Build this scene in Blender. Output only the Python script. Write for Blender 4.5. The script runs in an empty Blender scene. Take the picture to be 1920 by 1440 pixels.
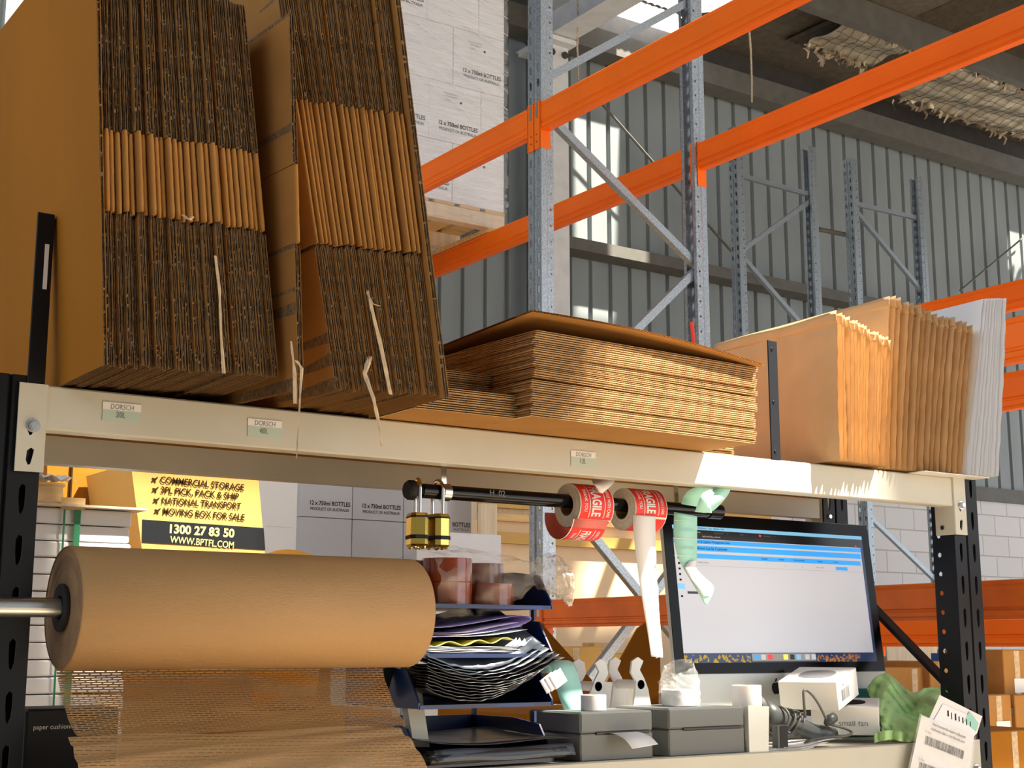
import bpy, math, random
from mathutils import Vector, Matrix, Euler
from mathutils.geometry import tessellate_polygon
PI = math.pi
SC = bpy.context.scene
COL = SC.collection
# ------------------------------------------------------------------ camera, world, sun, exposure
F = 2650.0
PITCH = math.atan(490/2650.0)
YAW = math.atan(1860/math.hypot(2650, 490))
CAMH = 1.2
cam = bpy.data.cameras.new('camera'); camo = bpy.data.objects.new('camera', cam); COL.objects.link(camo)
cam.sensor_width = 36; cam.lens = 36*F/1920; cam.clip_start = 0.05; cam.clip_end = 200
camo.location = (0, 0, CAMH); camo.rotation_euler = (PI/2+PITCH, 0, -YAW)
SC.camera = camo
SC.view_settings.view_transform = 'Standard'; SC.view_settings.look = 'None'
SC.view_settings.exposure = 0.6; SC.view_settings.gamma = 1; SC.view_settings.use_curve_mapping = False
W = bpy.data.worlds.new('sky'); SC.world = W; W.use_nodes = True
wb = W.node_tree.nodes['Background']; wb.inputs[0].default_value = (0.86, 0.92, 1.0, 1); wb.inputs[1].default_value = 1.5
SD = Vector((-.9, 1, -1.9)).normalized()          # direction the sunlight travels
sl = bpy.data.lights.new('sun', 'SUN'); sl.energy = 15; sl.angle = math.radians(1.3); sl.color = (1, .91, .76)
slo = bpy.data.objects.new('sun', sl); COL.objects.link(slo); slo.location = (8, -6, 12)
slo.rotation_euler = SD.to_track_quat('-Z', 'Y').to_euler()

# ------------------------------------------------------------------ helpers
_f = Vector((math.sin(YAW)*math.cos(PITCH), math.cos(YAW)*math.cos(PITCH), math.sin(PITCH)))
_r = Vector((math.cos(YAW), -math.sin(YAW), 0)); _u = _r.cross(_f)
def at(px, py, X=None, Y=None, Z=None):
    """the point of a real plane X=, Y= or Z= that the photograph shows at a pixel"""
    d = _f + _r*((px-960)/F) + _u*((720-py)/F); C = Vector((0, 0, CAMH))
    t = X/d.x if X is not None else Y/d.y if Y is not None else (Z-CAMH)/d.z
    return C + d*t
def wm(o):
    m = o.matrix_basis
    return wm(o.parent) @ m if o.parent else m.copy()
class MB:
    def __init__(s): s.v = []; s.f = []
    def add(s, vs, fs, M=None):
        n = len(s.v)
        s.v += [tuple(M @ Vector(p)) if M else tuple(p) for p in vs]
        s.f += [tuple(i+n for i in f) for f in fs]; return s
    def box(s, x0, y0, z0, x1, y1, z1, M=None, b=0):
        if b:
            return s.bbox(x0, y0, z0, x1, y1, z1, b, M)
        return s.add([(x0,y0,z0),(x1,y0,z0),(x1,y1,z0),(x0,y1,z0),(x0,y0,z1),(x1,y0,z1),(x1,y1,z1),(x0,y1,z1)],
                     [(0,3,2,1),(4,5,6,7),(0,1,5,4),(1,2,6,5),(2,3,7,6),(3,0,4,7)], M)
    def bbox(s, x0, y0, z0, x1, y1, z1, b, M=None):
        vs = []
        for (cx, sx) in ((x0, 1), (x1, -1)):
            for (cy, sy) in ((y0, 1), (y1, -1)):
                for (cz, sz) in ((z0, 1), (z1, -1)):
                    vs += [(cx, cy+sy*b, cz+sz*b), (cx+sx*b, cy, cz+sz*b), (cx+sx*b, cy+sy*b, cz)]
        def I(i, j, k, a): return ((i*2+j)*2+k)*3+a
        fs = []
        for i in (0, 1):
            fs.append([I(i,0,0,0), I(i,1,0,0), I(i,1,1,0), I(i,0,1,0)])
            fs.append([I(0,i,0,1), I(1,i,0,1), I(1,i,1,1), I(0,i,1,1)])
            fs.append([I(0,0,i,2), I(1,0,i,2), I(1,1,i,2), I(0,1,i,2)])
        for i in (0, 1):
            for j in (0, 1):
                fs.append([I(i,j,0,0), I(i,j,1,0), I(i,j,1,1), I(i,j,0,1)])
                fs.append([I(i,0,j,0), I(i,1,j,0), I(i,1,j,2), I(i,0,j,2)])
                fs.append([I(0,i,j,1), I(1,i,j,1), I(1,i,j,2), I(0,i,j,2)])
                for k in (0, 1): fs.append([I(i,j,k,0), I(i,j,k,1), I(i,j,k,2)])
        return s.add(vs, fs, M)
    def loft(s, rings, cap=True, closed=True, M=None):
        n = len(rings[0]); vs = [p for r in rings for p in r]; fs = []
        for i in range(len(rings)-1):
            for j in range(n if closed else n-1):
                a = i*n+j; b = i*n+(j+1) % n; fs.append((a, b, b+n, a+n))
        if cap and closed:
            fs.append(tuple(range(n-1, -1, -1))); fs.append(tuple((len(rings)-1)*n+j for j in range(n)))
        return s.add(vs, fs, M)
    def tube(s, path, r, n=10, cap=True, sx=1.0):
        P = [Vector(p) for p in path]; rr = r if isinstance(r, (list, tuple)) else [r]*len(P); rings = []
        t0 = (P[1]-P[0]).normalized(); up = Vector((0, 0, 1)) if abs(t0.z) < .9 else Vector((1, 0, 0)); a = t0.cross(up).normalized()
        for i, p in enumerate(P):
            t = (P[min(i+1, len(P)-1)]-P[max(i-1, 0)]).normalized()
            a = (a-t*a.dot(t)).normalized(); b = t.cross(a)
            rings.append([p+(a*math.cos(2*PI*k/n)*sx+b*math.sin(2*PI*k/n))*rr[i] for k in range(n)])
        return s.loft(rings, cap)
    def bar(s, p0, p1, w, t, side=(0, 1, 0)):
        """rectangular bar from p0 to p1, w wide along side, t thick across it"""
        p0 = Vector(p0); p1 = Vector(p1); d = (p1-p0).normalized(); a = Vector(side); a = (a-d*a.dot(d)).normalized(); b = d.cross(a)
        R = lambda p: [p-a*w/2-b*t/2, p+a*w/2-b*t/2, p+a*w/2+b*t/2, p-a*w/2+b*t/2]
        return s.loft([R(p0), R(p1)])
    def lathe(s, prof, n=40, axis='Z', c=(0, 0, 0), closed=False):
        rings = []
        for k in range(n):
            a = 2*PI*k/n; row = []
            for (r, h) in prof:
                p = (r*math.cos(a), r*math.sin(a), h)
                if axis == 'X': p = (h, p[0], p[1])
                if axis == 'Y': p = (p[0], h, p[1])
                row.append((p[0]+c[0], p[1]+c[1], p[2]+c[2]))
            rings.append(row)
        m = len(prof); vs = [p for r in rings for p in r]; fs = []
        for k in range(n):
            for j in range(m if closed else m-1):
                a = k*m+j; b = k*m+(j+1) % m; c2 = ((k+1) % n)*m+(j+1) % m; d = ((k+1) % n)*m+j
                fs.append((a, b, c2, d))
        return s.add(vs, fs)
    def prism(s, poly, h0, h1, axis='Y'):
        def P(u, v, h): return (u, h, v) if axis == 'Y' else (h, u, v) if axis == 'X' else (u, v, h)
        n = len(poly); vs = [P(u, v, h0) for u, v in poly]+[P(u, v, h1) for u, v in poly]
        fs = [tuple(range(n)), tuple(range(2*n-1, n-1, -1))]+[(i, (i+1) % n, n+(i+1) % n, n+i) for i in range(n)]
        return s.add(vs, fs)
    def grid(s, fn, nu, nv, closeu=False):
        vs = [fn(i/nu, j/nv) for i in range(nu+1) for j in range(nv+1)]
        return s.add(vs, [(i*(nv+1)+j, (i+1)*(nv+1)+j, (i+1)*(nv+1)+j+1, i*(nv+1)+j+1) for i in range(nu) for j in range(nv)])
    def holes(s, o, U, V, wd, ht, pitch, hole, first=0.0):
        """sheet at origin o spanned by unit vectors U (width wd) and V (height ht) with one hole (8 pts in -1..1 frame, metres) per pitch"""
        o = Vector(o); U = Vector(U); V = Vector(V)
        P = lambda a, b: o+U*a+V*b
        n = max(1, int((ht-first)//pitch))
        out8 = [(1, 0), (1, 1), (0, 1), (-1, 1), (-1, 0), (-1, -1), (0, -1), (1, -1)]
        if first > 0: s.add([P(0, 0), P(wd, 0), P(wd, first), P(0, first)], [(0, 1, 2, 3)])
        for k in range(n):
            z = first+k*pitch; cx = wd/2; cz = z+pitch/2
            vs = [P(cx+a*wd/2, cz+b*pitch/2) for a, b in out8]+[P(cx+a, cz+b) for a, b in hole]
            s.add(vs, [(i, (i+1) % 8, 8+(i+1) % 8, 8+i) for i in range(8)])
        e = first+n*pitch
        if e < ht-1e-4: s.add([P(0, e), P(wd, e), P(wd, ht), P(0, ht)], [(0, 1, 2, 3)])
        return s
    def build(s, name, mat, parent=None, smooth=False, solid=0, sub=0, origin=None, local=False):
        me = bpy.data.meshes.new(name); vs = [Vector(v) for v in s.v]; loc = Vector((0, 0, 0))
        if not local:
            if parent is not None:
                mi = wm(parent).inverted(); vs = [mi @ v for v in vs]
            else:
                xs = [v.x for v in vs]; ys = [v.y for v in vs]; zs = [v.z for v in vs]
                loc = Vector(origin) if origin else Vector(((min(xs)+max(xs))/2, (min(ys)+max(ys))/2, min(zs)))
                vs = [v-loc for v in vs]
        me.from_pydata([tuple(v) for v in vs], [], s.f); me.update()
        ob = bpy.data.objects.new(name, me); COL.objects.link(ob); ob.location = loc
        if parent is not None: ob.parent = parent
        if mat: me.materials.append(M[mat] if isinstance(mat, str) else mat)
        if smooth:
            for p in me.polygons: p.use_smooth = True
            if smooth != 'all':
                me.set_sharp_from_angle(angle=math.radians(35))
        if solid:
            m = ob.modifiers.new('solid', 'SOLIDIFY'); m.thickness = solid; m.offset = 0
        if sub:
            m = ob.modifiers.new('sub', 'SUBSURF'); m.levels = sub; m.render_levels = sub
        return ob
def tag(o, label, cat, group=None, kind=None):
    if label: o['label'] = label
    if cat: o['category'] = cat
    if group: o['group'] = group
    if kind: o['kind'] = kind
    return o
def thing(name, label, cat, loc=(0, 0, 0), group=None, rot=(0, 0, 0)):
    o = bpy.data.objects.new(name, None); COL.objects.link(o); o.empty_display_size = .02
    o.location = loc; o.rotation_euler = rot
    return tag(o, label, cat, group)
def struct(o): o['kind'] = 'structure'; return o
def copy_tree(o, parent=None):
    c = o.copy(); COL.objects.link(c)
    if parent is not None: c.parent = parent
    for ch in [x for x in COL.objects if x.parent == o]: copy_tree(ch, c)
    return c
def text(s, size, loc, mat, parent, rot=(PI/2, 0, 0), align='CENTER', bold=0.0, name='lettering', sx=1.0, bend=None, label=None, shear=0):
    cu = bpy.data.curves.new('t', 'FONT'); cu.body = s; cu.size = size; cu.align_x = align; cu.align_y = 'CENTER'
    cu.offset = bold*size; cu.resolution_u = 3; cu.shear = shear
    ob = bpy.data.objects.new('t', cu); COL.objects.link(ob)
    dg = bpy.context.evaluated_depsgraph_get(); me = bpy.data.meshes.new_from_object(ob.evaluated_get(dg))
    bpy.data.objects.remove(ob); bpy.data.curves.remove(cu)
    if bend:
        for v in me.vertices: v.co = Vector(bend(v.co.x*sx, v.co.y))
        Mx = Matrix.Identity(4)
    else:
        Mx = Matrix.Translation(loc) @ Euler(rot).to_matrix().to_4x4() @ Matrix.Diagonal((sx, 1, 1, 1))
    if parent is not None: Mx = wm(parent).inverted() @ Mx
    me.transform(Mx); me.materials.clear(); me.materials.append(M[mat])
    o = bpy.data.objects.new(name, me); COL.objects.link(o); o.parent = parent
    if label: o['label'] = label
    return o
ORD = ('first second third fourth fifth sixth seventh eighth ninth tenth eleventh twelfth thirteenth fourteenth fifteenth sixteenth '
       'seventeenth eighteenth nineteenth twentieth twenty-first twenty-second twenty-third twenty-fourth twenty-fifth twenty-sixth '
       'twenty-seventh twenty-eighth twenty-ninth thirtieth thirty-first thirty-second thirty-third thirty-fourth thirty-fifth').split()
def circ(r, n=8, sx=1, sy=1, ph=0): return [(r*sx*math.cos(2*PI*k/n+ph), r*sy*math.sin(2*PI*k/n+ph)) for k in range(n)]

# ------------------------------------------------------------------ materials
M = {}
def mat(name, col, rough=.6, metal=0, var=0, vscale=30, bump=0, bscale=200, trans=0, spec=None, emis=None, alpha=None, stretch=(1, 1, 1), coat=0):
    m = bpy.data.materials.new(name); m.use_nodes = True; nt = m.node_tree; b = nt.nodes['Principled BSDF']
    b.inputs['Base Color'].default_value = (*col, 1); b.inputs['Roughness'].default_value = rough; b.inputs['Metallic'].default_value = metal
    if spec is not None: b.inputs['Specular IOR Level'].default_value = spec
    if trans: b.inputs['Transmission Weight'].default_value = trans
    if coat: b.inputs['Coat Weight'].default_value = coat
    if emis: b.inputs['Emission Color'].default_value = (*col, 1); b.inputs['Emission Strength'].default_value = emis
    if alpha is not None: b.inputs['Alpha'].default_value = alpha
    if var or bump:
        tc = nt.nodes.new('ShaderNodeTexCoord'); mp = nt.nodes.new('ShaderNodeMapping'); mp.inputs['Scale'].default_value = stretch
        nt.links.new(tc.outputs['Object'], mp.inputs[0])
    if var:
        n = nt.nodes.new('ShaderNodeTexNoise'); n.inputs['Scale'].default_value = vscale; n.inputs['Detail'].default_value = 4
        nt.links.new(mp.outputs[0], n.inputs['Vector'])
        r = nt.nodes.new('ShaderNodeMapRange'); r.inputs[1].default_value = .3; r.inputs[2].default_value = .7
        r.inputs[3].default_value = 1-var; r.inputs[4].default_value = 1+var; nt.links.new(n.outputs[0], r.inputs[0])
        x = nt.nodes.new('ShaderNodeVectorMath'); x.operation = 'SCALE'; x.inputs[0].default_value = col
        nt.links.new(r.outputs[0], x.inputs['Scale']); nt.links.new(x.outputs[0], b.inputs['Base Color'])
    if bump:
        n2 = nt.nodes.new('ShaderNodeTexNoise'); n2.inputs['Scale'].default_value = bscale; nt.links.new(mp.outputs[0], n2.inputs['Vector'])
        bm = nt.nodes.new('ShaderNodeBump'); bm.inputs['Strength'].default_value = bump; bm.inputs['Distance'].default_value = .003
        nt.links.new(n2.outputs[0], bm.inputs['Height']); nt.links.new(bm.outputs[0], b.inputs['Normal'])
    M[name] = m; return m
mat('kraft', (.41, .20, .055), .8, spec=.15, var=.10, vscale=9, bump=.15, bscale=180)
mat('kraft_face', (.36, .140, .012), .8, spec=.12, var=.08, vscale=4, bump=.1, bscale=60, stretch=(1, 1, .3))
mat('kraft_raw', (.20, .12, .055), .9, var=.45, vscale=140, bump=.8, bscale=260, stretch=(1, 1, .6))
mat('kraft_end', (.30, .18, .09), .85, var=.2, vscale=30)
mat('kraft_flute', (.62, .40, .19), .8, var=.12, vscale=60)
mat('kraft_torn', (.62, .47, .30), .9, var=.2, vscale=60, bump=.6, bscale=120)
mat('kraft_paper', (.43, .25, .10), .6, var=.05, vscale=14, bump=.35, bscale=500, stretch=(.25, 1, 1))
mat('mailer', (.62, .40, .20), .6, var=.06, vscale=12, bump=.25, bscale=40)
mat('mailer_white', (.84, .86, .90), .6, bump=.2, bscale=40)
mat('cream', (.58, .555, .46), .42, var=.04, vscale=6)
mat('black_steel', (.009, .010, .013), .42, spec=.22)
mat('black_gloss', (.006, .006, .008), .14, spec=.3)
mat('bezel', (.003, .003, .004), .2, spec=.15)
mat('black_matt', (.012, .012, .013), .7)
mat('orange', (.93, .165, .001), .42, var=.05, vscale=4, spec=.3)
mat('orange_dull', (.74, .15, .012), .5, var=.15, vscale=7)  # duller, more mottled orange than the other beams
mat('galv', (.40, .45, .49), .38, metal=.75, var=.28, vscale=120)
mat('galv_dark', (.22, .24, .25), .5, metal=.6, var=.2, vscale=90)
mat('bolt', (.6, .62, .64), .3, metal=1)
mat('chrome', (.85, .85, .82), .12, metal=1)
mat('brass', (.78, .60, .14), .26, metal=1)
mat('wall_sheet', (.25, .285, .295), .5, var=.10, vscale=3, stretch=(1, 1, .25))
mat('col_white', (.72, .74, .76), .55, var=.08, vscale=7)
mat('girt', (.12, .115, .10), .6, var=.15, vscale=8)
mat('dark_steel', (.05, .045, .043), .6, var=.2, vscale=10)
mat('roof_iron', (.12, .10, .075), .6, var=.25, vscale=14)
mat('foil', (.55, .48, .36), .35, metal=.45, var=.35, vscale=7, bump=.7, bscale=14)
mat('wire', (.07, .06, .05), .6)
mat('rag', (.55, .45, .33), .9, var=.3, vscale=60)
mat('skylight', (.85, .9, .92), .4)
mat('concrete', (.50, .40, .28), .8, var=.12, vscale=2)  # tan tint chosen to warm the light bounced off the unseen floor
mat('carton_white', (.80, .81, .84), .6, var=.03, vscale=3)
mat('ink', (.012, .012, .014), .7, spec=.1)
mat('ink_grey', (.22, .22, .24), .6)
mat('ink_brown', (.03, .015, .004), .7, spec=.1)
mat('bptfl', (.62, .37, .09), .6, var=.04, vscale=5)
mat('bptfl_band', (.012, .014, .017), .7, spec=.1)
mat('letter_yellow', (.9, .80, .22), .6)
mat('wood', (.70, .46, .20), .7, var=.2, vscale=10, stretch=(.3, 3, 3))
mat('wood_pale', (.74, .60, .42), .7, var=.12, vscale=10, stretch=(3, 3, .3))
mat('plywood', (.84, .62, .38), .7, var=.07, vscale=4)
mat('strap_green', (.03, .22, .10), .5)
mat('red', (.86, .03, .02), .5)
mat('red_pale', (.84, .20, .16), .5)
mat('label_white', (.86, .84, .83), .5)
mat('roll_side', (.80, .76, .66), .6, var=.1, vscale=200)
mat('mint', (.42, .80, .70), .5)
mat('mint_print', (.36, .68, .62), .5)
mat('note_paper', (.50, .60, .52), .5)
mat('paper', (.86, .88, .92), .5)
mat('tray', (.003, .016, .085), .3)
mat('tape', (.20, .032, .006), .22, var=.08, vscale=20, coat=.6)
mat('tape_core', (.42, .26, .14), .8)
mat('lilac', (.52, .42, .82), .4)
mat('screen_navy', (.01, .03, .10), .3, emis=.3)
mat('olive', (.40, .36, .05), .5)
mat('poly_grey', (.05, .065, .09), .25, bump=.4, bscale=18)
mat('poly_black', (.02, .02, .022), .25, bump=.6, bscale=16)
mat('printer', (.13, .14, .14), .5)
mat('printer_top', (.55, .50, .47), .5)
mat('imac_alu', (.60, .61, .57), .4, metal=.25)
mat('screen', (.50, .51, .56), .4, emis=.36)
mat('screen_blue', (.02, .30, .80), .4, emis=.5)
mat('screen_sky', (.18, .48, .75), .4, emis=.4)
mat('screen_black', (.004, .004, .006), .25)
mat('screen_red', (.8, .03, .05), .4, emis=.5)
mat('screen_yellow', (.85, .7, .1), .4, emis=.5)
mat('screen_grey', (.30, .29, .24), .4, emis=.25)
mat('white_plastic', (.84, .83, .80), .4)
mat('clear_plastic', (.80, .77, .74), .3, alpha=.75)
mat('grey_cable', (.10, .10, .09), .45)
mat('grey_plastic', (.055, .062, .06), .4)
mat('green_cloth', (.56, .84, .36), .95, var=.12, vscale=14, bump=1.0, bscale=420)
mat('teal', (.02, .20, .24), .7)
mat('blue_box', (.01, .08, .34), .5)
mat('bin_orange', (.95, .42, .03), .6)
mat('red_plastic', (.85, .05, .02), .4)
# wood-look variations of the block wall
def brickwall():
    m = mat('blockwork', (.78, .78, .80), .7); nt = m.node_tree; b = nt.nodes['Principled BSDF']
    tc = nt.nodes.new('ShaderNodeTexCoord'); mp = nt.nodes.new('ShaderNodeMapping'); mp.inputs['Rotation'].default_value = (PI/2, 0, 0)
    nt.links.new(tc.outputs['Object'], mp.inputs[0]); br = nt.nodes.new('ShaderNodeTexBrick'); nt.links.new(mp.outputs[0], br.inputs['Vector'])
    br.inputs['Color1'].default_value = (.80, .80, .83, 1); br.inputs['Color2'].default_value = (.76, .76, .79, 1); br.inputs['Mortar'].default_value = (.52, .50, .47, 1)
    br.inputs['Scale'].default_value = 1; br.inputs['Brick Width'].default_value = .42; br.inputs['Row Height'].default_value = .21; br.inputs['Mortar Size'].default_value = .007
    nt.links.new(br.outputs[0], b.inputs['Base Color'])
brickwall()
def film(name, dens, streak, scale, lo, hi, tint=(1, 1, 1)):
    """clear plastic film: mostly transparent, glossy, with wrinkled bump"""
    m = bpy.data.materials.new(name); m.use_nodes = True; nt = m.node_tree; nt.nodes.clear()
    out = nt.nodes.new('ShaderNodeOutputMaterial'); mx = nt.nodes.new('ShaderNodeMixShader'); tr = nt.nodes.new('ShaderNodeBsdfTransparent')
    gl = nt.nodes.new('ShaderNodeBsdfPrincipled'); gl.inputs['Base Color'].default_value = (*tint, 1); gl.inputs['Roughness'].default_value = .12
    gl.inputs['Specular IOR Level'].default_value = .9
    tc = nt.nodes.new('ShaderNodeTexCoord'); mp = nt.nodes.new('ShaderNodeMapping'); mp.inputs['Scale'].default_value = streak
    n = nt.nodes.new('ShaderNodeTexNoise'); n.inputs['Scale'].default_value = scale; n.inputs['Detail'].default_value = 5
    nt.links.new(tc.outputs['Object'], mp.inputs[0]); nt.links.new(mp.outputs[0], n.inputs['Vector'])
    bm = nt.nodes.new('ShaderNodeBump'); bm.inputs['Strength'].default_value = 1; bm.inputs['Distance'].default_value = .02
    nt.links.new(n.outputs[0], bm.inputs['Height']); nt.links.new(bm.outputs[0], gl.inputs['Normal'])
    r = nt.nodes.new('ShaderNodeMapRange'); r.inputs[1].default_value = .35; r.inputs[2].default_value = .75; r.inputs[3].default_value = lo; r.inputs[4].default_value = hi
    nt.links.new(n.outputs[0], r.inputs[0]); nt.links.new(r.outputs[0], mx.inputs[0])
    nt.links.new(tr.outputs[0], mx.inputs[1]); nt.links.new(gl.outputs[0], mx.inputs[2]); nt.links.new(mx.outputs[0], out.inputs[0]); M[name] = m
film('stretch_film', .2, (.35, 1, 12), 6, .0, .42, (.86, .88, .9))
film('poly_bag_mid', .2, (1, 1, 1), 22, .05, .42, (.9, .95, .95))
film('poly_bag_dense', .2, (1, 1, 1), 26, .10, .62, (.95, .9, .82))
film('poly_bag', .2, (1, 1, 1), 16, .0, .26, (.9, .85, .78))
film('sleeve', .2, (1, 1, 1), 10, .06, .22)
def slit_paper():
    """kraft honeycomb paper: rows of staggered slits really open in the sheet (alpha)"""
    m = bpy.data.materials['kraft_paper'].copy(); m.name = 'slit_paper'; nt = m.node_tree; b = nt.nodes['Principled BSDF']
    tc = nt.nodes.new('ShaderNodeTexCoord'); br = nt.nodes.new('ShaderNodeTexBrick'); mp = nt.nodes.new('ShaderNodeMapping')
    mp.inputs['Rotation'].default_value = (0, 0, 0)
    nt.links.new(tc.outputs['UV'], mp.inputs[0]); nt.links.new(mp.outputs[0], br.inputs['Vector'])
    br.inputs['Color1'].default_value = (0, 0, 0, 1); br.inputs['Color2'].default_value = (0, 0, 0, 1); br.inputs['Mortar'].default_value = (1, 1, 1, 1)
    br.inputs['Scale'].default_value = 1; br.inputs['Brick Width'].default_value = .019; br.inputs['Row Height'].default_value = .0052
    br.inputs['Mortar Size'].default_value = .0017; br.inputs['Mortar Smooth'].default_value = 0
    nt.links.new(br.outputs[0], b.inputs['Alpha']); M['slit_paper'] = m
slit_paper()
m2 = M['slit_paper'].copy(); m2.name = 'slit_paper_closed'; M['slit_paper_closed'] = m2
for n in m2.node_tree.nodes:
    if n.type == 'TEX_BRICK': n.inputs['Mortar Size'].default_value = .0023; n.inputs['Brick Width'].default_value = .016
# ================================================================== SETTING
ROOF = 6.68; WY = 9.2
struct(MB().box(-8, -16, -.1, 20, 10, 0).build('floor', 'concrete'))
struct(MB().box(-4, WY, 0, 20, WY+.2, 2.72).build('wall_back', 'blockwork'))
# ribbed metal cladding above the block wall
prof = []; x = -4.0
rnd = random.Random(3)
while x < 20:
    prof += [(x, WY), (x+.165, WY), (x+.175, WY+.035), (x+.205, WY+.035)]; x += .215
mb = MB(); n = len(prof)
mb.add([(a, b, 2.72) for a, b in prof]+[(a, b, ROOF) for a, b in prof], [(i, i+1, n+i+1, n+i) for i in range(n-1)])
struct(mb.build('wall_back_cladding', 'wall_sheet', solid=.002))
struct(MB().box(-4, WY-.05, 2.66, 20, WY+.0, 2.80).build('trim_1', 'girt'))
# girts across the cladding (C sections)
def csec(x0, x1, y0, z0, d, h, name, mt):
    mb = MB(); t = .006
    mb.box(x0, y0, z0, x1, y0+t, z0+h); mb.box(x0, y0+t, z0+h-t, x1, y0+d, z0+h); mb.box(x0, y0+t, z0, x1, y0+d, z0+t)
    return struct(mb.build(name, mt))
csec(6.6, 20, 8.98, 4.42, .21, .10, 'trim_2', 'girt')
csec(-4, 6.3, 8.98, 4.42, .21, .10, 'trim_3', 'girt')
csec(-4, 20, 8.92, 6.20, .22, .20, 'trim_4', 'girt')                  # eave girt
for i, y in enumerate((7.64, 6.3, 5.0, 4.3)):                        # roof purlins
    csec(-4, 20, y, 6.43, .10, .245, 'trim_%d' % (5+i), 'girt' if i == 0 else 'dark_steel')
struct(MB().box(-4, 9.10, 6.40, 20, 9.19, ROOF-.005).build('trim_12', 'dark_steel'))  # added dark strip standing in for the black shade above the eave girt
# steel column and rafter
def ibeam(mb, p0, p1, w, h, up):
    p0 = Vector(p0); p1 = Vector(p1); d = (p1-p0).normalized(); up = Vector(up); s = d.cross(up)
    for o in (-h/2+.006, h/2-.006): mb.bar(p0+up*o, p1+up*o, w, .012, side=s)
    mb.bar(p0, p1, h-.02, .008, side=up)
mb = MB(); ibeam(mb, (6.445, 8.82, 0), (6.445, 8.82, 6.02), .22, .26, (0, 1, 0)); mb.box(6.31, 8.6, 6.00, 6.58, 9.05, 6.04)
struct(mb.build('trim_10', 'col_white'))
mb = MB(); ibeam(mb, (6.445, 9.1, 6.19), (6.445, -3, 6.19), .24, .28, (0, 0, 1))
struct(mb.build('trim_11', 'col_white'))
b_ = thing('column_bolts', 'two rusty bolt heads in the plate on top of the white steel column', 'bolts', (6.445, 8.6, 6.0))
for dx in (-.06, .07):
    MB().lathe([(0, 8.67), (.03, 8.67), (.03, 8.685)], 8, 'Y', (6.445+dx, 0, 5.93)).build('bolt', 'dark_steel', b_)
# roof with skylight, plus added openings cut to throw the wanted sun patches
def roof_pt(p):
    s = (ROOF-p[2])/1.9; return (p[0]+.9*s, p[1]-s)
def proj(poly): return [roof_pt(p) for p in poly]
A = proj([(7.0, WY, 3.85), (7.40, WY, 3.85), (7.50, WY, 5.8), (7.0, WY, 5.8)])
B = proj([(12.75, WY, 3.0), (14.6, WY, 3.0), (14.6, WY, 5.7), (12.95, WY, 5.7)])
Cc = [(4.08, -.50), (5.40, -.50), (5.16, -.26), (5.03, -.05), (4.80, .3), (4.05, .3)]
D = proj([at(1108, 1010, Y=6.3), at(1260, 1010, Y=6.3), at(1260, 1125, Y=6.3), at(1100, 1125, Y=6.3)])
E_ = proj([(1.45, 4.4, 1.44), (2.2, 4.4, 1.44), (2.2, 4.4, 1.95), (1.45, 4.4, 1.95)])
G = proj([(1.9, WY, 4.6), (3.3, WY, 4.6), (3.3, WY, 6.2), (1.9, WY, 6.2)])
SKY = [(7.05, 8.78), (8.05, 8.78), (8.05, 9.14), (7.05, 9.14)]
outer = [(-4, -3), (20, -3), (20, 9.4), (-4, 9.4)]
F1 = proj([(-2, 5.62, 0), (2.75, 5.62, 0), (1.1, 7.4, 0), (-2, 7.4, 0)]); E2 = proj([(1.22, 3.8, 1.2), (1.40, 3.8, 1.2), (1.40, 3.8, 1.62), (1.22, 3.8, 1.62)]); F3 = proj([(4.8, 2.4, 0), (7.5, 2.4, 0), (7.5, 4.2, 0), (4.8, 4.2, 0)])  # added unseen openings: sunlit floor for warm bounce, and sun on the white pile
F2 = proj([(.4, .75, 0), (3.2, .75, 0), (3.2, 1.9, 0), (.4, 1.9, 0)])  # added unseen opening, sunlit floor bounces light up to the bench
polys = [outer, A, B, Cc, D, E_, G, SKY, F1, F2, F3, E2]
tri = tessellate_polygon([[Vector((a, b, 0)) for a, b in p] for p in polys])
vs = [(a, b, ROOF) for p in polys for a, b in p]
# corrugations below the flat sheet give the iron its ribs where it shows
mb = MB(); mb.add(vs, [tuple(t) for t in tri]); struct(mb.build('ceiling', 'roof_iron'))
mb = MB(); pr = []
for i in range(140):
    x = 7.2+i*.076; pr += [(x, ROOF-.012), (x+.019, ROOF-.03), (x+.038, ROOF-.012), (x+.057, ROOF-.004)]
for (ya, yb, xa, xb) in ((7.75, 8.6, 8.95, 12.6), (5.2, 7.6, 9.6, 17)):
    q = [p for p in pr if xa <= p[0] <= xb]; k = len(q)
    mb.add([(a, ya, z) for a, z in q]+[(a, yb, z) for a, z in q], [(i, i+1, k+i+1, k+i) for i in range(k-1)])
struct(mb.build('ceiling_corrugation', 'roof_iron', smooth=True))
def corr(x0, x1, y0, y1, z, p=.076, a=.008):
    mb = MB(); n = int((x1-x0)/p*6)
    mb.add([(x0+(x1-x0)*i/n, y, z+a*math.sin(2*PI*(x1-x0)*i/n/p)) for y in (y0, y1) for i in range(n+1)], [(i, i+1, n+2+i, n+1+i) for i in range(n)])
    return mb
mt = M['skylight']; nt = mt.node_tree; nt.nodes.clear(); o = nt.nodes.new('ShaderNodeOutputMaterial'); a = nt.nodes.new('ShaderNodeBsdfTranslucent'); a.inputs[0].default_value = (.9, .93, .95, 1)
nt.links.new(a.outputs[0], o.inputs[0])
struct(corr(7.03, 8.07, 8.70, 9.16, ROOF).build('window_1', 'skylight', smooth=True))

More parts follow.
